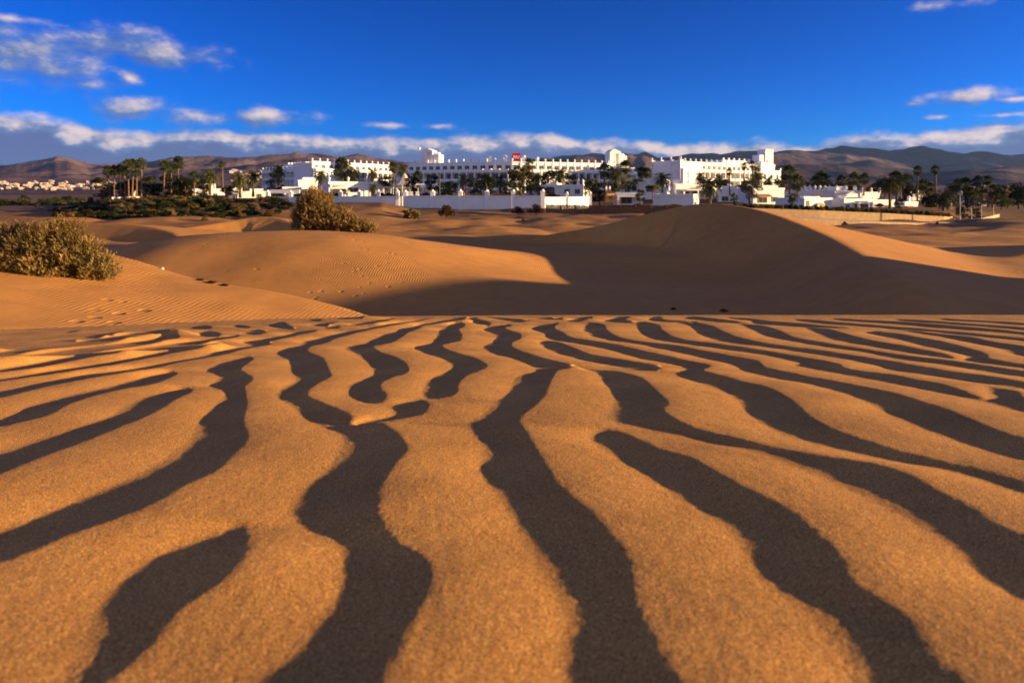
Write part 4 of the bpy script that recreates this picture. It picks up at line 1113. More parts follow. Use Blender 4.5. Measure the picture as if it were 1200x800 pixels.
def leaf_cloud(m, c, r, n, size, rnd, flat=.0):
    for _ in range(n):
        while True:
            v = Vector((rnd.uniform(-1, 1), rnd.uniform(-1, 1), rnd.uniform(-1, 1)))
            if .25 < v.length < 1: break
        v = v.normalized() * v.length ** .5
        p = Vector(c) + Vector((v.x * r[0], v.y * r[1], v.z * r[2]))
        a = Vector((rnd.uniform(-1, 1), rnd.uniform(-1, 1), rnd.uniform(-.6, 1))).normalized(); b = a.orthogonal().normalized(); s = size * rnd.uniform(.6, 1.3)
        m.add([p - a * s, p + b * s * .5, p + a * s, p - b * s * .5], [(0, 1, 2, 3)])
def tree_meshes(seed, leaf='leafdark', wide=1.0, n=26, per=110, size=.17):
    """unit-size broadleaf tree: total height 1.0 x scale... built for a height of 6 m"""
    rnd = random.Random(seed); t = MB(); c = MB()
    t.tube([(0, 0, -.6), (.05, 0, .8), (0, .05, 1.9), (.1, .05, 2.8)], [.26, .20, .16, .12], 7)
    for k in range(7):
        a = k * 2.4; t.tube([(.05, .03, 1.5 + .15 * k), (math.cos(a) * .9 * wide, math.sin(a) * .9 * wide, 2.7 + .2 * k), (math.cos(a) * 1.5 * wide, math.sin(a) * 1.5 * wide, 3.5 + .2 * k)], [.09, .06, .03], 5)
    for k in range(n):
        a = k * 2.4 + rnd.uniform(-.3, .3); f = rnd.random() ** .6; z = rnd.uniform(.9, 5.3); q = math.sqrt(max(0, 1 - ((z - 3.0) / 2.7) ** 2))
        rr = 2.1 * wide * q * f
        leaf_cloud(c, (math.cos(a) * rr, math.sin(a) * rr, z), (rnd.uniform(.5, .85) * wide, rnd.uniform(.5, .85) * wide, rnd.uniform(.35, .65)), per, size, rnd)
    return t.mesh('tree_trunk', M['bark'], True), c.mesh('tree_crown', M[leaf])
TR = {'dark0': tree_meshes(1), 'dark1': tree_meshes(2, 'leafdark', 1.25), 'green0': tree_meshes(3, 'leafgreen', 1.0), 'mid0': tree_meshes(4, 'date', 1.15)}
def tree(px, ytop, ybase, Y, rpx, label, kind='dark0', name='broadleaf_tree'):
    b = U(px, ybase, Y); H = (ybase - ytop) / F * Y; s = H / 5.8; w_ = (rpx * 1.3 / F * Y) / 2.5 / s / (1.2 if kind in ('dark1', 'mid0') else 1)
    root = empty(name, b, random.uniform(0, 6)); root.scale = (s * w_, s * w_, s); tag(root, label, 'tree')
    put(TR[kind][0], 'trunk', root, (0, 0, 0)); put(TR[kind][1], 'crown', root, (0, 0, 0))
def shrub_mesh(seed, mat, n=14, per=90, size=.10, blade=False):
    rnd = random.Random(seed); c = MB(); t = MB()
    for k in range(n):
        a = k * 2.4; r = rnd.random() ** .6 * .85; z = rnd.uniform(.25, .85) * (1.1 - r * .55)
        leaf_cloud(c, (math.cos(a) * r, math.sin(a) * r, z), (.34, .34, .26), per, size, rnd)
        t.tube([(0, 0, -.15), (math.cos(a) * r * .5, math.sin(a) * r * .5, z * .55), (math.cos(a) * r, math.sin(a) * r, z)], [.03, .02, .008], 4)
    return t.mesh('shrub_stems', M['bark']), c.mesh('shrub_leaves', M[mat])
SH = {'scrub': shrub_mesh(1, 'scrub'), 'dark': shrub_mesh(2, 'leafdark'), 'green': shrub_mesh(3, 'leafgreen'), 'mid': shrub_mesh(4, 'tamdark')}
def shrub(px, ytop, ybase, Y, rpx, label, kind='dark', name='shrub', grp=None, cat='shrub'):
    b = U(px, ybase, Y); H = (ybase - ytop) / F * Y; s = H / 1.05; w_ = (rpx / F * Y) / 1.05
    root = empty(name, b, random.uniform(0, 6)); root.scale = (w_, w_, s); tag(root, label, cat, grp)
    put(SH[kind][0], 'stems', root, (0, 0, 0)); put(SH[kind][1], 'foliage', root, (0, 0, 0))

# ---- tall fan palm cluster, far left
g = 'tall fan palms in the cluster at the far left'
for i, (px, yt, yb, r, ln, lab) in enumerate([
    (126.5, 194, 233, 6, -.10, 'leftmost tall fan palm of the far-left cluster, leaning outwards'),
    (134, 193.5, 233, 5.5, -.04, 'second tall fan palm from the left in the far-left cluster'),
    (140.5, 192.5, 232, 6, -.02, 'third tall fan palm from the left in the far-left cluster'),
    (145.5, 197, 230, 5, -.06, 'lower fan palm in the middle of the far-left cluster'),
    (150, 186.5, 229, 6, -.03, 'tall fan palm left of the two highest crowns in the far-left cluster'),
    (156, 186.5, 228, 6, -.01, 'second from the right in the far-left cluster, with a highest crown'),
    (165.5, 185.5, 230, 6, .02, 'rightmost tall fan palm of the far-left cluster'),
    (160, 198, 226, 5, 0, 'short fan palm between the two rightmost trunks of the far-left cluster')]):
    palm(px, yt, yb, 152 + 2.5 * (i % 3), 'fan', r, lab, ln, g)
g = 'fan palms in the second group from the left'
for (px, yt, yb, Y, r, lab) in [
    (193, 188, 232, 158, 6.5, 'left fan palm of the second group from the left'),
    (200.5, 191, 232, 161, 5.5, 'lower middle fan palm of the second group from the left'),
    (208.5, 184, 230, 164, 7, 'highest fan palm of the second group from the left'),
    (227.5, 201, 236, 148, 6.5, 'short fan palm with a thick trunk left of the big date palm')]:
    palm(px, yt, yb, Y, 'fan', r, lab, 0, g)
g = 'date palms among the resort gardens'
DP = [
    (246, 197, 236, 150, 13, 'big date palm with an orange-brown trunk left of the hotel'),
    (281, 203, 228, 165, 11, 'round date palm left of the hotel, left one of a touching pair'),
    (297, 200, 227, 170, 10, 'date palm nearest to the shaded hotel wall, right one of a touching pair'),
    (326.5, 193, 224, 172, 9.5, 'date palm standing in front of the blue shaded hotel wall'),
    (376, 198, 228, 155, 10, 'date palm right above the tall tamarisk'),
    (471, 192, 217, 176, 9.5, 'spreading date palm beside the marquee'),
    (437, 198, 216, 180, 7.5, 'small date palm in front of the lit left hotel block'),
    (437.5, 215, 230, 150, 6.5, 'low young date palm behind the white wall'),
    (657, 196, 226, 168, 11.5, 'full date palm right of the dark trees in the middle'),
    (721.5, 193, 222, 172, 13.5, 'large date palm before the right bell gable'),
    (776.5, 201, 222, 176, 12, 'wide date palm between the two hotel blocks'),
    (832, 207, 238.5, 150, 14, 'broad date palm rising behind the dark dune top'),
    (843, 205, 222, 178, 8, 'small date palm just right of the broad one behind the dune'),
    (820.5, 201, 216, 186, 7.5, 'small date palm left of the broad one behind the dune'),
    (888.5, 201, 224, 172, 8, 'date palm before the tower of the right hotel block'),
    (900, 207, 225, 174, 8, 'low date palm right of the one before the tower'),
    (1042.5, 205, 249.5, 142, 14.5, 'biggest date palm on the right, its trunk in front of the villas'),
    (1106, 222, 252, 138, 13, 'dark drooping date palm left of the lamp posts'),
    (543, 205, 228, 158, 8, 'date palm in the garden below the sign, left one'),
    (586, 205, 229, 160, 9, 'date palm in the garden below the sign, right one'),
    (1055, 204, 232, 168, 9, 'date palm behind the biggest date palm on the right')]
for i, (px, yt, yb, Y, r, lab) in enumerate(DP): palm(px, yt, yb, Y, 'date', r, lab, 0, g, i % 3)
g = 'fan palms among the resort gardens'
FP = [
    (260.3, 188.5, 222, 190, 4, 'lone slender fan palm left of the hotel'),
    (400, 184, 222, 170, 7.5, 'fan palm inside the big dark tree before the left hotel block'),
    (460.5, 190, 220, 172, 6, 'slim fan palm left of the marquee'),
    (489.5, 201, 217, 185, 5.5, 'small fan palm before the left end of the central block'),
    (620, 186.5, 222, 168, 6, 'fan palm rising right below the red sign'),
    (708.5, 192, 224, 172, 7, 'fan palm left of the large one before the right bell gable'),
    (733, 188, 221, 175, 7.5, 'dark fan palm right of the large one before the right bell gable'),
    (752, 195, 214, 184, 6, 'left one of the twin fan palms at the gap between the blocks'),
    (758.5, 196, 214, 184, 6, 'right one of the twin fan palms at the gap between the blocks'),
    (854.5, 197.5, 225, 170, 3.8, 'thin lone fan palm in front of the right hotel block'),
    (872, 191, 214, 186, 3.6, 'thin fan palm left of the tower, left one of two'),
    (881.5, 188.5, 214, 188, 4.3, 'thin fan palm left of the tower, right one of two'),
    (925, 193.5, 224, 174, 8.5, 'fan palm at the right end of the hotel'),
    (934.5, 205, 232, 160, 8.5, 'fan palm with a bare trunk right of the hotel end'),
    (957, 205, 224, 182, 7, 'fan palm behind the villas, left one of a pair'),
    (963, 201, 224, 186, 9, 'full fan palm behind the villas, right one of a pair'),
    (986, 205.5, 226, 182, 6.5, 'fan palm behind the villas, second clump from the left'),
    (1000.5, 203, 226, 184, 7, 'fan palm behind the villas, left of the leaning one'),
    (1013, 203, 226, 182, 6.5, 'leaning fan palm behind the villa with the pyramid chimney'),
    (1050, 200, 232, 172, 8, 'fan palm whose crown tops the biggest date palm'),
    (1063, 205, 234, 176, 7, 'fan palm right behind the biggest date palm'),
    (1075.5, 195, 232, 170, 5, 'tall slender fan palm, left one of the two highest on the right'),
    (1096, 193.5, 230, 172, 5.2, 'tall slender fan palm, right one of the two highest on the right'),
    (1082, 210, 238, 166, 6.5, 'low fan palm between the two highest on the right'),
    (1091, 213, 240, 164, 5.5, 'lower fan palm left of the right one of the two highest'),
    (1123, 209.5, 236, 186, 5.5, 'fan palm left of the dense crown above the lamp posts'),
    (1132, 209, 238, 188, 7.5, 'dense fan palm above the lamp posts'),
    (1146, 206.5, 238, 186, 5.5, 'slender fan palm right of the lamp posts, left of two'),
    (1157.5, 205.5, 240, 186, 5.5, 'slender fan palm right of the lamp posts, right of two'),
    (1163.5, 216, 240, 190, 6.5, 'short fan palm above the bright green round tree')]
for i, (px, yt, yb, Y, r, lab) in enumerate(FP): palm(px, yt, yb, Y, 'fan', r, lab, (.06 if 'leaning' in lab else 0), g, i % 3)

TT = [
    (122, 208, 236, 165, 12, 'dark tree at the left foot of the far-left palm cluster', 'dark1'),
    (147, 209, 234, 172, 12, 'dark tree behind the trunks of the far-left palm cluster', 'dark0'),
    (172, 206, 234, 170, 12, 'dark tree just right of the far-left palm cluster', 'dark1'),
    (186, 212, 235, 168, 10, 'dark tree left of the second palm group', 'dark0'),
    (202, 204, 236, 165, 13, 'dark tree under the second palm group', 'dark1'),
    (218, 204, 237, 162, 12, 'dark tree right of the second palm group', 'dark0'),
    (237, 210, 234, 165, 9, 'dark tree behind the trunk of the big date palm', 'dark1'),
    (268, 217, 232, 160, 8, 'small dark tree left of the touching pair of date palms', 'dark0'),
    (322, 203, 226, 180, 10, 'dark tree at the foot of the shaded hotel wall', 'dark1'),
    (402, 185, 224, 170, 13, 'big dark tree before the lit left hotel block', 'mid0'),
    (414, 196, 222, 174, 9, 'lower right part of the garden trees beside the big dark tree', 'mid0'),
    (452, 205, 222, 170, 10, 'olive tree left of the marquee', 'mid0'),
    (484, 205, 226, 160, 8, 'dark tree right of the marquee', 'dark0'),
    (506, 205, 226, 160, 9, 'dark tree in front of the shaded central windows', 'dark1'),
    (521, 214, 230, 150, 10, 'low green tree behind the yellow pole', 'green0'),
    (527, 211, 230, 150, 8, 'dark tree between the yellow pole and the pale parasol', 'dark0'),
    (556, 208, 230, 150, 9, 'dark tree left of the tall garden trees below the sign', 'dark1'),
    (571, 202, 230, 152, 12, 'tall dark garden tree left below the sign', 'dark0'),
    (599, 214, 230, 148, 9, 'green tree right behind a pier of the tall wall', 'green0'),
    (610, 192, 228, 158, 13, 'largest dark tree right under the sign', 'dark0'),
    (622, 200, 228, 160, 11, 'dark tree under the fan palm by the sign', 'dark1'),
    (640, 200, 224, 170, 13, 'dark tree between the sign and the full date palm', 'dark1'),
    (674, 205, 226, 172, 11, 'dark tree right of the full date palm', 'dark1'),
    (693, 206, 236, 160, 12, 'dark tree left of the large date palm', 'dark0'),
    (703, 214, 240, 148, 10, 'dense dark tree left of the ochre kiosk', 'dark1'),
    (722, 213, 234, 156, 9, 'dark tree right behind the ochre kiosk', 'dark0'),
    (736, 204, 224, 176, 10, 'green tree under the right bell gable', 'green0'),
    (748, 208, 224, 180, 8, 'dark tree under the twin fan palms', 'dark0'),
    (750, 222, 238, 145, 6, 'small dark tree beside the porch', 'dark1'),
    (824, 209, 222, 180, 8, 'dark tree left behind the broad date palm', 'dark1'),
    (848, 209, 222, 178, 9, 'dark tree right behind the broad date palm', 'dark0'),
    (878.5, 206, 236, 158, 12, 'dark tree with a thin trunk before the white bungalows', 'mid0'),
    (886, 190, 222, 180, 4, 'thin shadowy tree against the hotel tower', 'mid0'),
    (860, 226, 240, 148, 4, 'small clipped tree on the hedge line', 'green0'),
    (868, 216, 224, 176, 9, 'low tree mass before the right hotel block', 'dark1'),
    (917, 205, 226, 170, 9, 'dark tree under the palm at the right end of the hotel', 'dark1'),
    (929, 224, 243, 146, 6.5, 'bushy olive tree left of the green door', 'mid0'),
    (945, 212, 226, 200, 9, 'dark tree behind the stepped villa', 'dark0'),
    (972, 212, 228, 196, 8, 'dark tree between the palms behind the villas', 'dark1'),
    (998, 212, 229, 196, 8, 'dark tree behind the villa with the pyramid chimney', 'dark0'),
    (1024, 216, 231, 200, 8, 'dark tree left behind the biggest date palm', 'dark1'),
    (1062, 212, 240, 172, 11, 'dark tree right behind the biggest date palm', 'dark0'),
    (1054, 232, 248, 145, 5, 'small dark tree in front of the villas right of the palm trunk', 'dark1'),
    (1090, 226, 250, 150, 10, 'dark tree left of the drooping date palm', 'dark0'),
    (1115, 224, 246, 160, 9, 'dark tree right of the drooping date palm', 'dark1'),
    (1134, 216, 244, 180, 10, 'dark tree under the dense fan palm', 'dark0'),
    (1173.5, 229, 244, 176, 7, 'bright green round tree beside the lamp post', 'green0'),
    (1160, 221, 242, 200, 8, 'dark tree left of the bright green round tree', 'dark1'),
    (1128, 240, 258, 134, 6, 'dark bushy tree behind the tallest lamp post', 'dark0'),
    (1144, 244, 258, 138, 6, 'dark bushy tree between the two middle posts', 'dark1'),
    (1176, 214, 242, 210, 9, 'dark tree behind the bright green round tree', 'dark0'),
    (1188, 214, 243, 214, 10, 'dark tree second from the right edge', 'dark1'),
    (1200, 213, 243, 212, 10, 'dark tree at the right edge', 'dark0'),
    (1216, 214, 244, 216, 11, 'dark tree just beyond the right edge', 'dark1')]
for (px, yt, yb, Y, r, lab, kd) in TT: tree(px, yt, yb, Y, r, lab, kd)
for (px, yt, yb, Y, r, lab, kd) in [
    (1140, 224, 246, 176, 9, 'dark tree between the dense fan palm and the chapel-like house', 'dark1'),
    (1150, 214, 243, 206, 8, 'dark tree behind the two slender fan palms at the right', 'dark0'),
    (1181, 222, 244, 190, 9, 'low dark tree right of the bright green round tree', 'dark1'),
    (1194, 220, 243, 186, 9, 'low dark tree third from the right edge', 'dark0'),
    (1032, 208, 232, 196, 8, 'dark tree left behind the crown of the biggest date palm', 'dark0'),
    (1083, 216, 244, 172, 10, 'dark tree under the two tall slender fan palms', 'dark1'),
    (1118, 214, 242, 196, 9, 'dark tree behind the drooping date palm', 'dark0')]: tree(px, yt, yb, Y, r, lab, kd)
# umbrella tree
def umbrella_tree():
    b = U(765, 236, 146); root = empty('umbrella_tree', b); tag(root, 'flat-topped umbrella tree with a pale trunk before the white house', 'tree')
    t = MB(); t.tube([(0, 0, -.4), (-.1, 0, 1.4), (.05, 0, 2.4)], [.12, .09, .08], 6)
    for k in range(6): a = k * 1.05; t.tube([(0, 0, 2.0), (math.cos(a) * 1.1, math.sin(a) * 1.1, 3.0)], [.06, .03], 5)
    t.build('trunk', M['trunk'], root); rnd = random.Random(5); c = MB()
    for k in range(16): a = k * 2.4; r = 1.35 * rnd.random() ** .5; leaf_cloud(c, (math.cos(a) * r, math.sin(a) * r, 3.05 + .15 * (1.2 - r)), (.6, .6, .36), 120, .12, rnd)
    c.build('crown', M['leafgreen'], root)
umbrella_tree()

# ---- shrubs that stand alone on the sand
for (px, yt, yb, Y, r, lab, kd) in [
    (484, 243, 258.5, 100, 11, 'brown dry bush on the sand left of the tall wall, nearest of the group', 'mid'),
    (474, 246, 252, 112, 7, 'dark low bush behind the brown dry bush', 'dark'),
    (523, 240.5, 253, 104, 11, 'round dark bush below the tall wall, left of its middle', 'scrub'),
    (607, 242, 250, 112, 8, 'round brown bush at the foot of the tall wall, left one', 'scrub'),
    (629, 239.5, 250, 112, 11, 'round brown bush at the foot of the tall wall, right one', 'scrub'),
    (240, 253, 262, 92, 6, 'tuft of dry brown grass on the bank left of the peaked dune', 'scrub'),
    (300, 239, 247, 112, 7, 'dry bush on the bank above the peaked dune', 'scrub'),
    (324, 247, 254, 104, 4, 'small dry tuft left of the tall tamarisk', 'scrub'),
    (759, 249, 254, 108, 5, 'small dark bush right of the reed fence', 'dark'),
    (716, 255, 260, 98, 4, 'small dark tuft on the sand below the reed fence', 'scrub'),
    (1128, 264, 269, 112, 7, 'dark flat bush at the foot of the curved low wall', 'dark'),
    (1112, 266, 270, 108, 5, 'dark tuft left of the flat bush at the curved wall', 'dark'),
    (990, 259.5, 264, 113, 4, 'little dark bush at the foot of the low wall, left one', 'scrub'),
    (1098, 260, 266, 115, 3.4, 'little dark bush at the foot of the low wall, right one', 'scrub'),
    (268, 233, 244, 135, 12, 'rust-brown bush at the top of the bank', 'scrub'),
    (247, 235, 246, 140, 8, 'second rust-brown bush left of the one at the top of the bank', 'scrub'),
    (283, 236, 243, 140, 8, 'olive bush right of the rust-brown bushes', 'mid'),
    (106, 231, 243, 170, 6, 'rust-coloured bush at the left end of the dark bank', 'scrub'),
    (613, 256, 260, 96, 3, 'tiny ochre tuft on the sand in the middle', 'scrub'),
    (748, 238, 244, 128, 7, 'low olive bush right of the kiosk', 'mid'),
    (790, 239, 244, 128, 12, 'long low olive bush left of the dark dune top', 'mid'),
    (770, 243, 247, 126, 9, 'low dark bush left of the dark dune top', 'dark')]:
    shrub(px, yt, yb, Y, r, lab, kd)
# garden shrubs and the hedge
rnd = random.Random(77)
for k in range(44):
    px = 862 + k * 5.9; Y = 122.9 + (px - 860) / 252 * 9; yb = np.interp(px, [860, 960, 1040, 1112], [243.6, 247, 250.5, 254.5])
    if px > 1112: break
    shrub(px, yb - rnd.uniform(5.0, 7.5), yb + .8, Y, rnd.uniform(4, 5.2), 'clipped dark hedge bush on top of the sandstone wall', rnd.choice(['dark', 'dark', 'green', 'mid']), 'hedge_bush', 'hedge along the sandstone wall')
for k in range(34):
    px = rnd.choice([rnd.uniform(316, 470), rnd.uniform(476, 690)]); yb = 232.5 if px < 640 else 234; Y = 152
    shrub(px, yb - rnd.uniform(4, 8), yb, Y + rnd.uniform(0, 6), rnd.uniform(4, 8), 'green garden shrub just behind the white walls', rnd.choice(['dark', 'green', 'dark', 'mid']), 'garden_shrub', 'shrubs behind the white garden walls')
# dark thicket on the bank at the left (55-240, rows 235-262)
for k in range(285):
    px = rnd.uniform(66, 262) if k < 245 else rnd.uniform(250, 345); f = rnd.random(); yb = 240 + 19 * f * (1 if px > 110 else .5); Y = 150 - 56 * f; yb = HY - (ground((px - 600) / F * Y, Y)) * F / Y
    shrub(px, yb - rnd.uniform(5, 9), yb + .6, Y, rnd.uniform(6, 11), 'dark low shrub in the thicket on the shaded bank at the left', rnd.choice(['dark', 'dark', 'dark', 'mid', 'scrub']), 'thicket_shrub', 'shrubs of the dark thicket on the left bank')
# palms of the plantation down in the valley (left edge)
for k in range(84):
    px = rnd.uniform(-30, 104); f = rnd.random(); yb = 240 + 12 * f; Y = 420 - 200 * f
    if k % 3:
        b = U(px, yb, Y); s = rnd.uniform(7, 10) / F * Y
        root = empty('valley_tree', b, rnd.uniform(0, 6)); root.scale = (s / 4.6,) * 3
        tag(root, 'dark tree in the plantation on the low ground at the left edge', 'tree', 'trees of the plantation at the left edge')
        q = rnd.choice(['dark0', 'dark1', 'mid0']); put(TR[q][0], 'trunk', root, (0, 0, 0)); put(TR[q][1], 'crown', root, (0, 0, 0))
    else:
        palm(px, yb - rnd.uniform(8, 11), yb, Y, 'date', rnd.uniform(4, 6), 'date palm in the plantation on the low ground at the left edge', 0, 'palms of the plantation at the left edge')

# ---- the two tamarisks
def tamarisk(name, base, blobs, label, mat, seed, stems=26, twigs=420, tl=.34):
    """many arching stems; the foliage is feathery sprays of tiny blades"""
    rnd = random.Random(seed); root = empty(name, base); tag(root, label, 'bush')
    st = MB(); lf = MB(); tot = sum(b[3] * b[4] * b[5] for b in blobs)
    for bi, (bx, by, bz, rx, ry, rz) in enumerate(blobs):
        for k in range(max(2, stems // len(blobs))):
            a = rnd.uniform(0, 6.28); q = Vector((bx + math.cos(a) * rx * .6, by + math.sin(a) * ry * .6, bz + rnd.uniform(-.1, .7) * rz))
            s0 = Vector((bx * .8 + rnd.uniform(-.2, .2), by * .8, min(-.3, bz - rz) ))
            st.tube([s0, s0.lerp(q, .5) + Vector((rnd.uniform(-.1, .1), 0, .1)), q], [.05, .03, .012], 4)
        n = int(twigs * (rx * ry * rz / tot) ** .8 * len(blobs) ** .2)
        for k in range(n):
            while True:
                v = Vector((rnd.uniform(-1, 1), rnd.uniform(-1, 1), rnd.uniform(-1, 1)))
                if v.length < 1: break
            v = v.normalized() * max(v.length, rnd.random()) ** .45
            if math.sin(v.x * 7 + bi * 2.1) * math.sin(v.y * 6 + bi) * math.sin(v.z * 8 + 1.3 * bi) > .35: continue
            lump = 1 + .32 * math.sin(v.x * 5 + bi) * math.sin(v.y * 4 + 2 * bi) + .12 * math.sin(v.z * 9 + bi)
            p = Vector((bx + v.x * rx * lump, by + v.y * ry * lump, bz + v.z * rz * lump))
            d = (Vector((v.x, v.y, max(v.z, -.1) + .7)) + Vector((rnd.uniform(-.5, .5), rnd.uniform(-.5, .5), rnd.uniform(-.2, .5)))).normalized()
            L = tl * rnd.uniform(.45, 1.6); s = d.orthogonal().normalized(); s2 = d.cross(s)
            for j in range(9):
                f = j / 9; a = rnd.uniform(0, 6.28); o = (s * math.cos(a) + s2 * math.sin(a)); c0 = p + d * L * f
                tip = c0 + (d * .7 + o * .75).normalized() * L * .36 * (1.1 - f * .5); w_ = (d.cross(o)) * L * .05
                lf.add([c0 - w_, c0 + w_, tip], [(0, 1, 2)])
    st.build('stems', M['bark'], root); lf.build('foliage', M[mat], root)
b1 = Vector((-11.2, 16.5, -2.17))
tamarisk('tamarisk_bush', b1, [
    (-0.97, 0.11, 0.49, 0.70, 0.65, 0.62), (-0.32, -0.11, 0.46, 0.54, 0.59, 0.57), (0.19, 0.16, 0.65, 0.41, 0.49, 0.62), (0.05, 0.27, 0.95, 0.23, 0.27, 0.41), (0.54, 0.05, 0.46, 0.41, 0.49, 0.46), (0.73, 0.11, 0.73, 0.16, 0.22, 0.33), (0.95, 0.00, 0.33, 0.35, 0.41, 0.33), (1.27, 0.00, 0.23, 0.27, 0.32, 0.26),
    (-1.73, 0.22, 0.51, 0.70, 0.65, 0.65), (-0.11, -0.43, 0.24, 0.65, 0.32, 0.32), (-0.86, -0.49, 0.22, 0.65, 0.32, 0.32), (-2.48, 0.22, 0.43, 0.65, 0.59, 0.54)],
    'large feathery olive tamarisk bush on the lit dune at the left edge', 'tamarisk', 5, 60, 4600, .24)
b2 = U(385, 274.5, 56)
tamarisk('tamarisk_tree', b2, [
    (-1.7, 0, 1.23, 1.0, 1.1, 1.32), (-1.3, 0, 2.46, .75, .9, 0.97), (-.7, .2, 1.94, .9, 1.0, 1.14), (-.2, 0, 1.06, 1.0, 1.0, 0.97), (.6, 0, 1.14, .8, .9, 0.70), (1.3, .1, 0.79, .9, .9, 0.66), (2.2, .1, 0.48, .9, .8, 0.48), (3.1, 0, 0.31, .8, .7, 0.33), (1.2, .5, 1.67, .3, .4, 0.35), (-2.1, .2, 0.70, .6, .8, 0.79)],
    'tall dark tamarisk tapering to the right on the sand below the hotel', 'tamdark', 9, 60, 5200, .42)

# small stones and litter on the lit dune, dark twigs at the foot of the high dune
sm = MB(); sm.lathe([(.03, -.02), (.06, .0), (.055, .03), (.02, .05)], 6); sme = sm.mesh('pebble_mesh', M['canvas'])
for i, (px, py, lab) in enumerate([(105, 309, 'pale pebble on the lit dune nearest to the tamarisk'), (119, 312, 'pale pebble on the lit dune, second from the tamarisk'), (190, 315.5, 'pale pebble on the crest of the lit dune')]):
    t = (px - 600) / F; 
    for d in np.arange(12, 40, .1):
        if ground(t * d, d) > (HY - py) / F * d: break
    o = bpy.data.objects.new('pebble', sme); link(o); o.location = (t * d, d, ground(t * d, d)); tag(o, lab, 'pebble')

def on_ground(px, py, y0, y1):
    t = (px - 600) / F
    for d in np.arange(y0, y1, .1):
        if ground(t * d, d) > (HY - py) / F * d: break
    return t * d, d
for (px, py, y0, y1, w_, h_, lab) in [
    (234, 328.5, 12, 40, .15, .05, 'dark dead twigs on the brow of the lit dune, left end of the row'),
    (247, 331.5, 12, 40, .18, .06, 'dark dead twigs on the brow of the lit dune, middle of the row'),
    (262, 335, 12, 40, .15, .05, 'dark dead twigs on the brow of the lit dune, right end of the row'),
    (848, 365, 18, 40, .18, .10, 'small dark dead bush at the shaded foot of the high dune, right of two'),
    (789, 363, 18, 40, .14, .08, 'small dark dead bush at the shaded foot of the high dune, left of two')]:
    x_, y_ = on_ground(px, py, y0, y1)
    root = empty('dead_bush', (x_, y_, ground(x_, y_) - .01), random.uniform(0, 6)); root.scale = (w_, w_, h_); tag(root, lab, 'dead bush')
    put(SH['scrub'][0], 'stems', root, (0, 0, 0)); put(SH['scrub'][1], 'foliage', root, (0, 0, 0))
# ================================================================ sky, sun, camera
w = bpy.data.worlds.new('World'); scene.world = w; w.use_nodes = True
nt = w.node_tree; L = nt.links
bg = nt.nodes['Background']; bg.inputs['Strength'].default_value = .068
sky = N(nt, 'ShaderNodeTexSky', sky_type='NISHITA'); sky.sun_disc = False
sky.sun_elevation = R(SUN_EL); sky.sun_rotation = R(90 + SUN_BACK)
sky.altitude = 0; sky.air_density = .7; sky.dust_density = .05; sky.ozone_density = 6.0
def mth(op, a, b=None, c=None, clamp=False):
    n = N(nt, 'ShaderNodeMath', operation=op); n.use_clamp = clamp
    for k, v in enumerate((a, b, c)):
        if v is None: continue
        if hasattr(v, 'links'): L.new(v, n.inputs[k])
        else: n.inputs[k].default_value = v
    return n.outputs[0]
hs = N(nt, 'ShaderNodeVectorMath', operation='MULTIPLY'); hs.inputs[1].default_value = (.24, .64, .71)
gm = N(nt, 'ShaderNodeGamma'); gm.inputs['Gamma'].default_value = 1.4; L.new(sky.outputs[0], gm.inputs[0])
L.new(gm.outputs[0], hs.inputs[0])
tc = N(nt, 'ShaderNodeTexCoord'); sp = N(nt, 'ShaderNodeSeparateXYZ'); L.new(tc.outputs['Generated'], sp.inputs[0])
AZ = mth('ARCTAN2', sp.outputs[0], sp.outputs[1]); EL = mth('ARCSINE', sp.outputs[2])
def azel(px, py):
    x, z = (px - 600) / F, (HY - py) / F
    return math.atan(x), math.atan(z / math.hypot(1, x))
CL = [(130,52,46,18,.95),(190,64,46,16,1),(20,56,58,28,.85),(55,82,46,20,.9),(15,22,30,9,.55),(150,92,13,13,.75),(160,127,30,15,.95),(230,136,50,11,.8),(310,138,40,11,.85),(105,98,34,11,.55),(70,30,20,7,.2),
      (455,147,40,6,.45),(515,149,24,6,.6),(1130,112,24,9,.9),(1072,122,13,6,.7),(1190,116,26,5,.4),(1180,134,20,5,.35),(1112,5,30,9,.55),(1100,137,16,5,.35)]
BANK = [(-1500,150),(-600,120),(-100,122),(0,128),(50,132),(110,146),(130,152),(180,151),(250,150),(330,153),(400,158),(470,160),(520,158),(560,158),(600,154),(640,155),(680,160),(740,163),(800,166),(850,168),(872,162),(910,166),(960,166),(1010,152),(1060,154),(1110,150),(1150,143),(1200,139),(1350,140),(2000,160)]
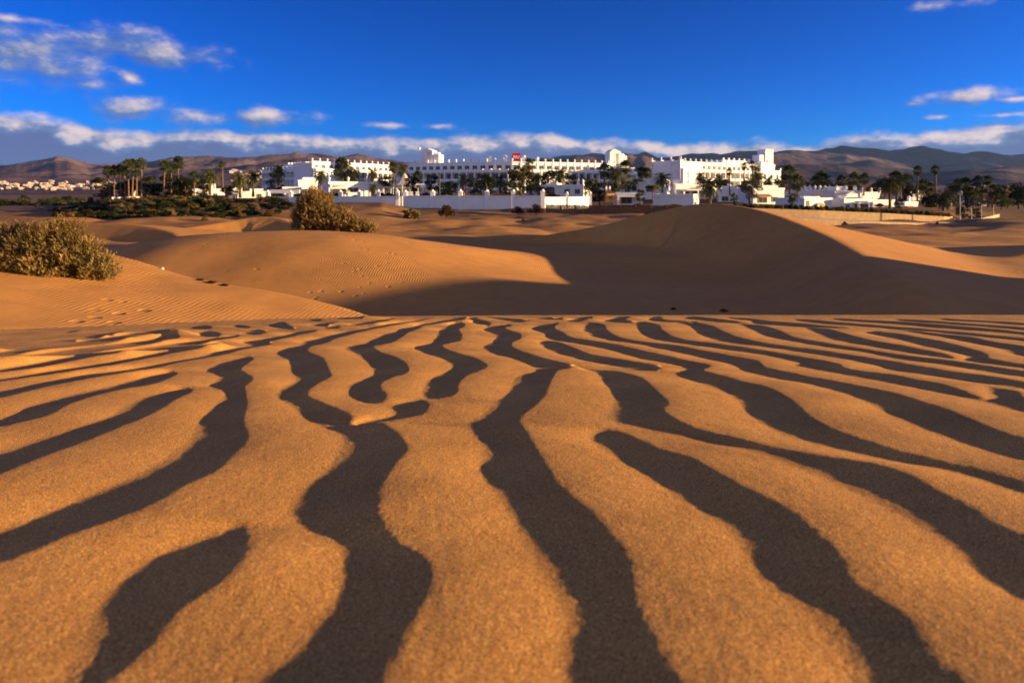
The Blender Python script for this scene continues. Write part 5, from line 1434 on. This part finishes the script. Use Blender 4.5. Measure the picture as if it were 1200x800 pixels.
def density(az, el):
    cv = N(nt, 'ShaderNodeCombineXYZ')
    L.new(mth('MULTIPLY', az, 1.0), cv.inputs[0]); L.new(mth('MULTIPLY', el, 1.7), cv.inputs[1])
    n1 = noise_node(nt, 24, 6, .54, cv.outputs[0])
    n0 = noise_node(nt, 9, 3, .5, cv.outputs[0])
    nz = mth('ADD', mth('MULTIPLY', mth('SUBTRACT', n1.outputs['Fac'], .5), 1.45), mth('MULTIPLY', mth('SUBTRACT', n0.outputs['Fac'], .5), .55))
    field = None
    for (px, py, rx, ry, s) in CL:
        a, e = azel(px, py)
        x = mth('MULTIPLY', mth('SUBTRACT', az, a), F * math.cos(a) ** -2 * math.cos(a) ** 4 / rx)
        y = mth('MULTIPLY', mth('SUBTRACT', el, e), F / math.cos(a) * .98 / ry)
        r = mth('SQRT', mth('ADD', mth('MULTIPLY', x, x), mth('MULTIPLY', y, y)))
        v = mth('MULTIPLY_ADD', r, -.58, .46 * s + .36)
        v = mth('MAXIMUM', v, -.7)
        field = v if field is None else mth('MAXIMUM', field, v)
    # bank over the hills: its top is a curve of the bearing
    cr = N(nt, 'ShaderNodeFloatCurve'); cu = cr.mapping.curves[0]
    t01 = mth('MULTIPLY_ADD', az, 1 / (2 * math.pi), .5)
    L.new(t01, cr.inputs['Value'])
    pts = [(azel(px, py)[0] / (2 * math.pi) + .5, azel(px, py)[1] * 4) for px, py in BANK]
    pts = [(0, pts[0][1])] + pts + [(1, pts[-1][1])]
    while len(cu.points) < len(pts): cu.points.new(.5, .5)
    for p, (a, b) in zip(cu.points, pts): p.location = (a, b); p.handle_type = 'VECTOR'
    cr.mapping.use_clip = False; cr.mapping.update()
    top = mth('MULTIPLY', cr.outputs[0], .25)
    depth = mth('SUBTRACT', top, el)                       # radians below the top
    bk = mth('MINIMUM', mth('MULTIPLY_ADD', depth, 60.0, .12), 1.5)
    # unseen cloud cover added behind the camera to lift and neutralise the ambient light
    rear_fill = mth('MULTIPLY_ADD', mth('COSINE', az), -.9, -.05)
    rear_fill = mth('MINIMUM', rear_fill, .85)
    dd = mth('MAXIMUM', mth('MAXIMUM', field, bk), rear_fill)
    return mth('ADD', dd, nz), depth, n1.outputs['Fac']
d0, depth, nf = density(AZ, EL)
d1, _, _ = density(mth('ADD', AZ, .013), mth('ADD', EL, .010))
mask = N(nt, 'ShaderNodeMapRange', interpolation_type='SMOOTHSTEP'); mask.inputs[1].default_value = -.02; mask.inputs[2].default_value = .85
L.new(d0, mask.inputs[0])
lit = mth('MULTIPLY_ADD', mth('SUBTRACT', d0, d1), .75, mth('SUBTRACT', mth('MULTIPLY_ADD', mth('COSINE', AZ), -.08, .45), mth('MULTIPLY', mth('MULTIPLY', mth('ABSOLUTE', EL), mth('MAXIMUM', mth('COSINE', AZ), 0)), .6)))
lit = mth('ADD', lit, mth('MULTIPLY', mth('SUBTRACT', nf, .5), .9), clamp=True)
dk = N(nt, 'ShaderNodeMapRange', interpolation_type='SMOOTHSTEP'); dk.inputs[1].default_value = .012; dk.inputs[2].default_value = .032; dk.inputs[3].default_value = 1; dk.inputs[4].default_value = 0
L.new(mth('ADD', depth, mth('MULTIPLY', mth('SUBTRACT', nf, .5), -.05)), dk.inputs[0])
lit = mth('MULTIPLY', lit, dk.outputs[0])
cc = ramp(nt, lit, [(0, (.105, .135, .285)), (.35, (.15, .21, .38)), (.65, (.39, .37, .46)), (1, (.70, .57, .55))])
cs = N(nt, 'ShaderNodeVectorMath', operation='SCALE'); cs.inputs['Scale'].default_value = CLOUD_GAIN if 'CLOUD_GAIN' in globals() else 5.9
L.new(cc.outputs[0], cs.inputs[0])
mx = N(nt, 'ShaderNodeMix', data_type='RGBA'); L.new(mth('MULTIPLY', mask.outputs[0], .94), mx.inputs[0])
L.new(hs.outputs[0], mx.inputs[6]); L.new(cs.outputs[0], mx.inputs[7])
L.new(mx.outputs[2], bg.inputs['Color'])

sd = bpy.data.lights.new('sun', 'SUN'); sd.energy = 5.0; sd.angle = R(.5); sd.color = (1.0, .67, .31)
so = bpy.data.objects.new('sun', sd); link(so)
dirv = Vector((math.cos(R(SUN_BACK)) * math.cos(R(SUN_EL)), -math.sin(R(SUN_BACK)) * math.cos(R(SUN_EL)), math.sin(R(SUN_EL))))
so.rotation_euler = dirv.to_track_quat('Z', 'Y').to_euler(); so.location = (30, -10, 30)

cd = bpy.data.cameras.new('camera'); cam = bpy.data.objects.new('camera', cd); link(cam)
cam.location = (0, 0, 0); cam.rotation_euler = (R(90), 0, 0)
cd.sensor_width = 36; cd.lens = 24; cd.shift_y = -(400 - HY) / 1200.0
cd.clip_start = .05; cd.clip_end = 60000
cd.dof.use_dof = True; cd.dof.focus_distance = 2.0; cd.dof.aperture_fstop = 7.5
scene.camera = cam
scene.view_settings.view_transform = 'Standard'; scene.view_settings.look = 'None'
scene.view_settings.exposure = 1.6; scene.view_settings.gamma = 1
scene.view_settings.use_curve_mapping = False
scene.cycles.max_bounces = 6; scene.cycles.diffuse_bounces = 3; scene.cycles.volume_bounces = 0
scene.cycles.use_denoising = True; scene.cycles.denoising_prefilter = 'ACCURATE'

def shade_cloud():
    """the cloud field east of the view, whose shadow lies on the right-hand hills"""
    xs = np.linspace(12800, 23000, 120); ys = np.linspace(6800, 13500, 100)
    X, Y = np.meshgrid(xs, ys)
    f = fbm(X / 2600, Y / 2100, 4, 91, .55) + .34
    th = np.clip(f, 0, .5) * 500
    ok = f > 0
    v = MB(); idx = {}
    for j in range(len(ys) - 1):
        for i in range(len(xs) - 1):
            if not ok[j, i] or not ok[j + 1, i + 1]: continue
            q = []
            for (a, b) in ((j, i), (j, i + 1), (j + 1, i + 1), (j + 1, i)):
                for s in (1, -1):
                    if (a, b, s) not in idx:
                        idx[(a, b, s)] = len(v.v); v.v.append((xs[b], ys[a], 1500 + (th[a, b] if s > 0 else -.25 * th[a, b]) + s * 8))
                q.append((a, b))
            v.f.append(tuple(idx[(a, b, 1)] for a, b in q)); v.f.append(tuple(idx[(a, b, -1)] for a, b in q)[::-1])
    m_ = mat_simple('cloud_vapour', (.85, .85, .87), (.95, .95, .95), .001, 1)
    tag(v.build('clouds', m_, smooth=True), kind='structure')
shade_cloud()
HZ_ = MB(); HZ_.box(-22000, 22000, -200, 12000, -16, 560)
mh = bpy.data.materials.new('haze_air'); mh.use_nodes = True; hn = mh.node_tree
hn.nodes.remove(hn.nodes['Principled BSDF'])
pv = hn.nodes.new('ShaderNodeVolumePrincipled'); pv.inputs['Color'].default_value = (.25, .48, 1, 1)
pv.inputs['Density'].default_value = 1.5e-5; pv.inputs['Anisotropy'].default_value = .2
hn.links.new(pv.outputs[0], hn.nodes['Material Output'].inputs['Volume'])
hz = HZ_.build('haze', mh); tag(hz, kind='stuff')
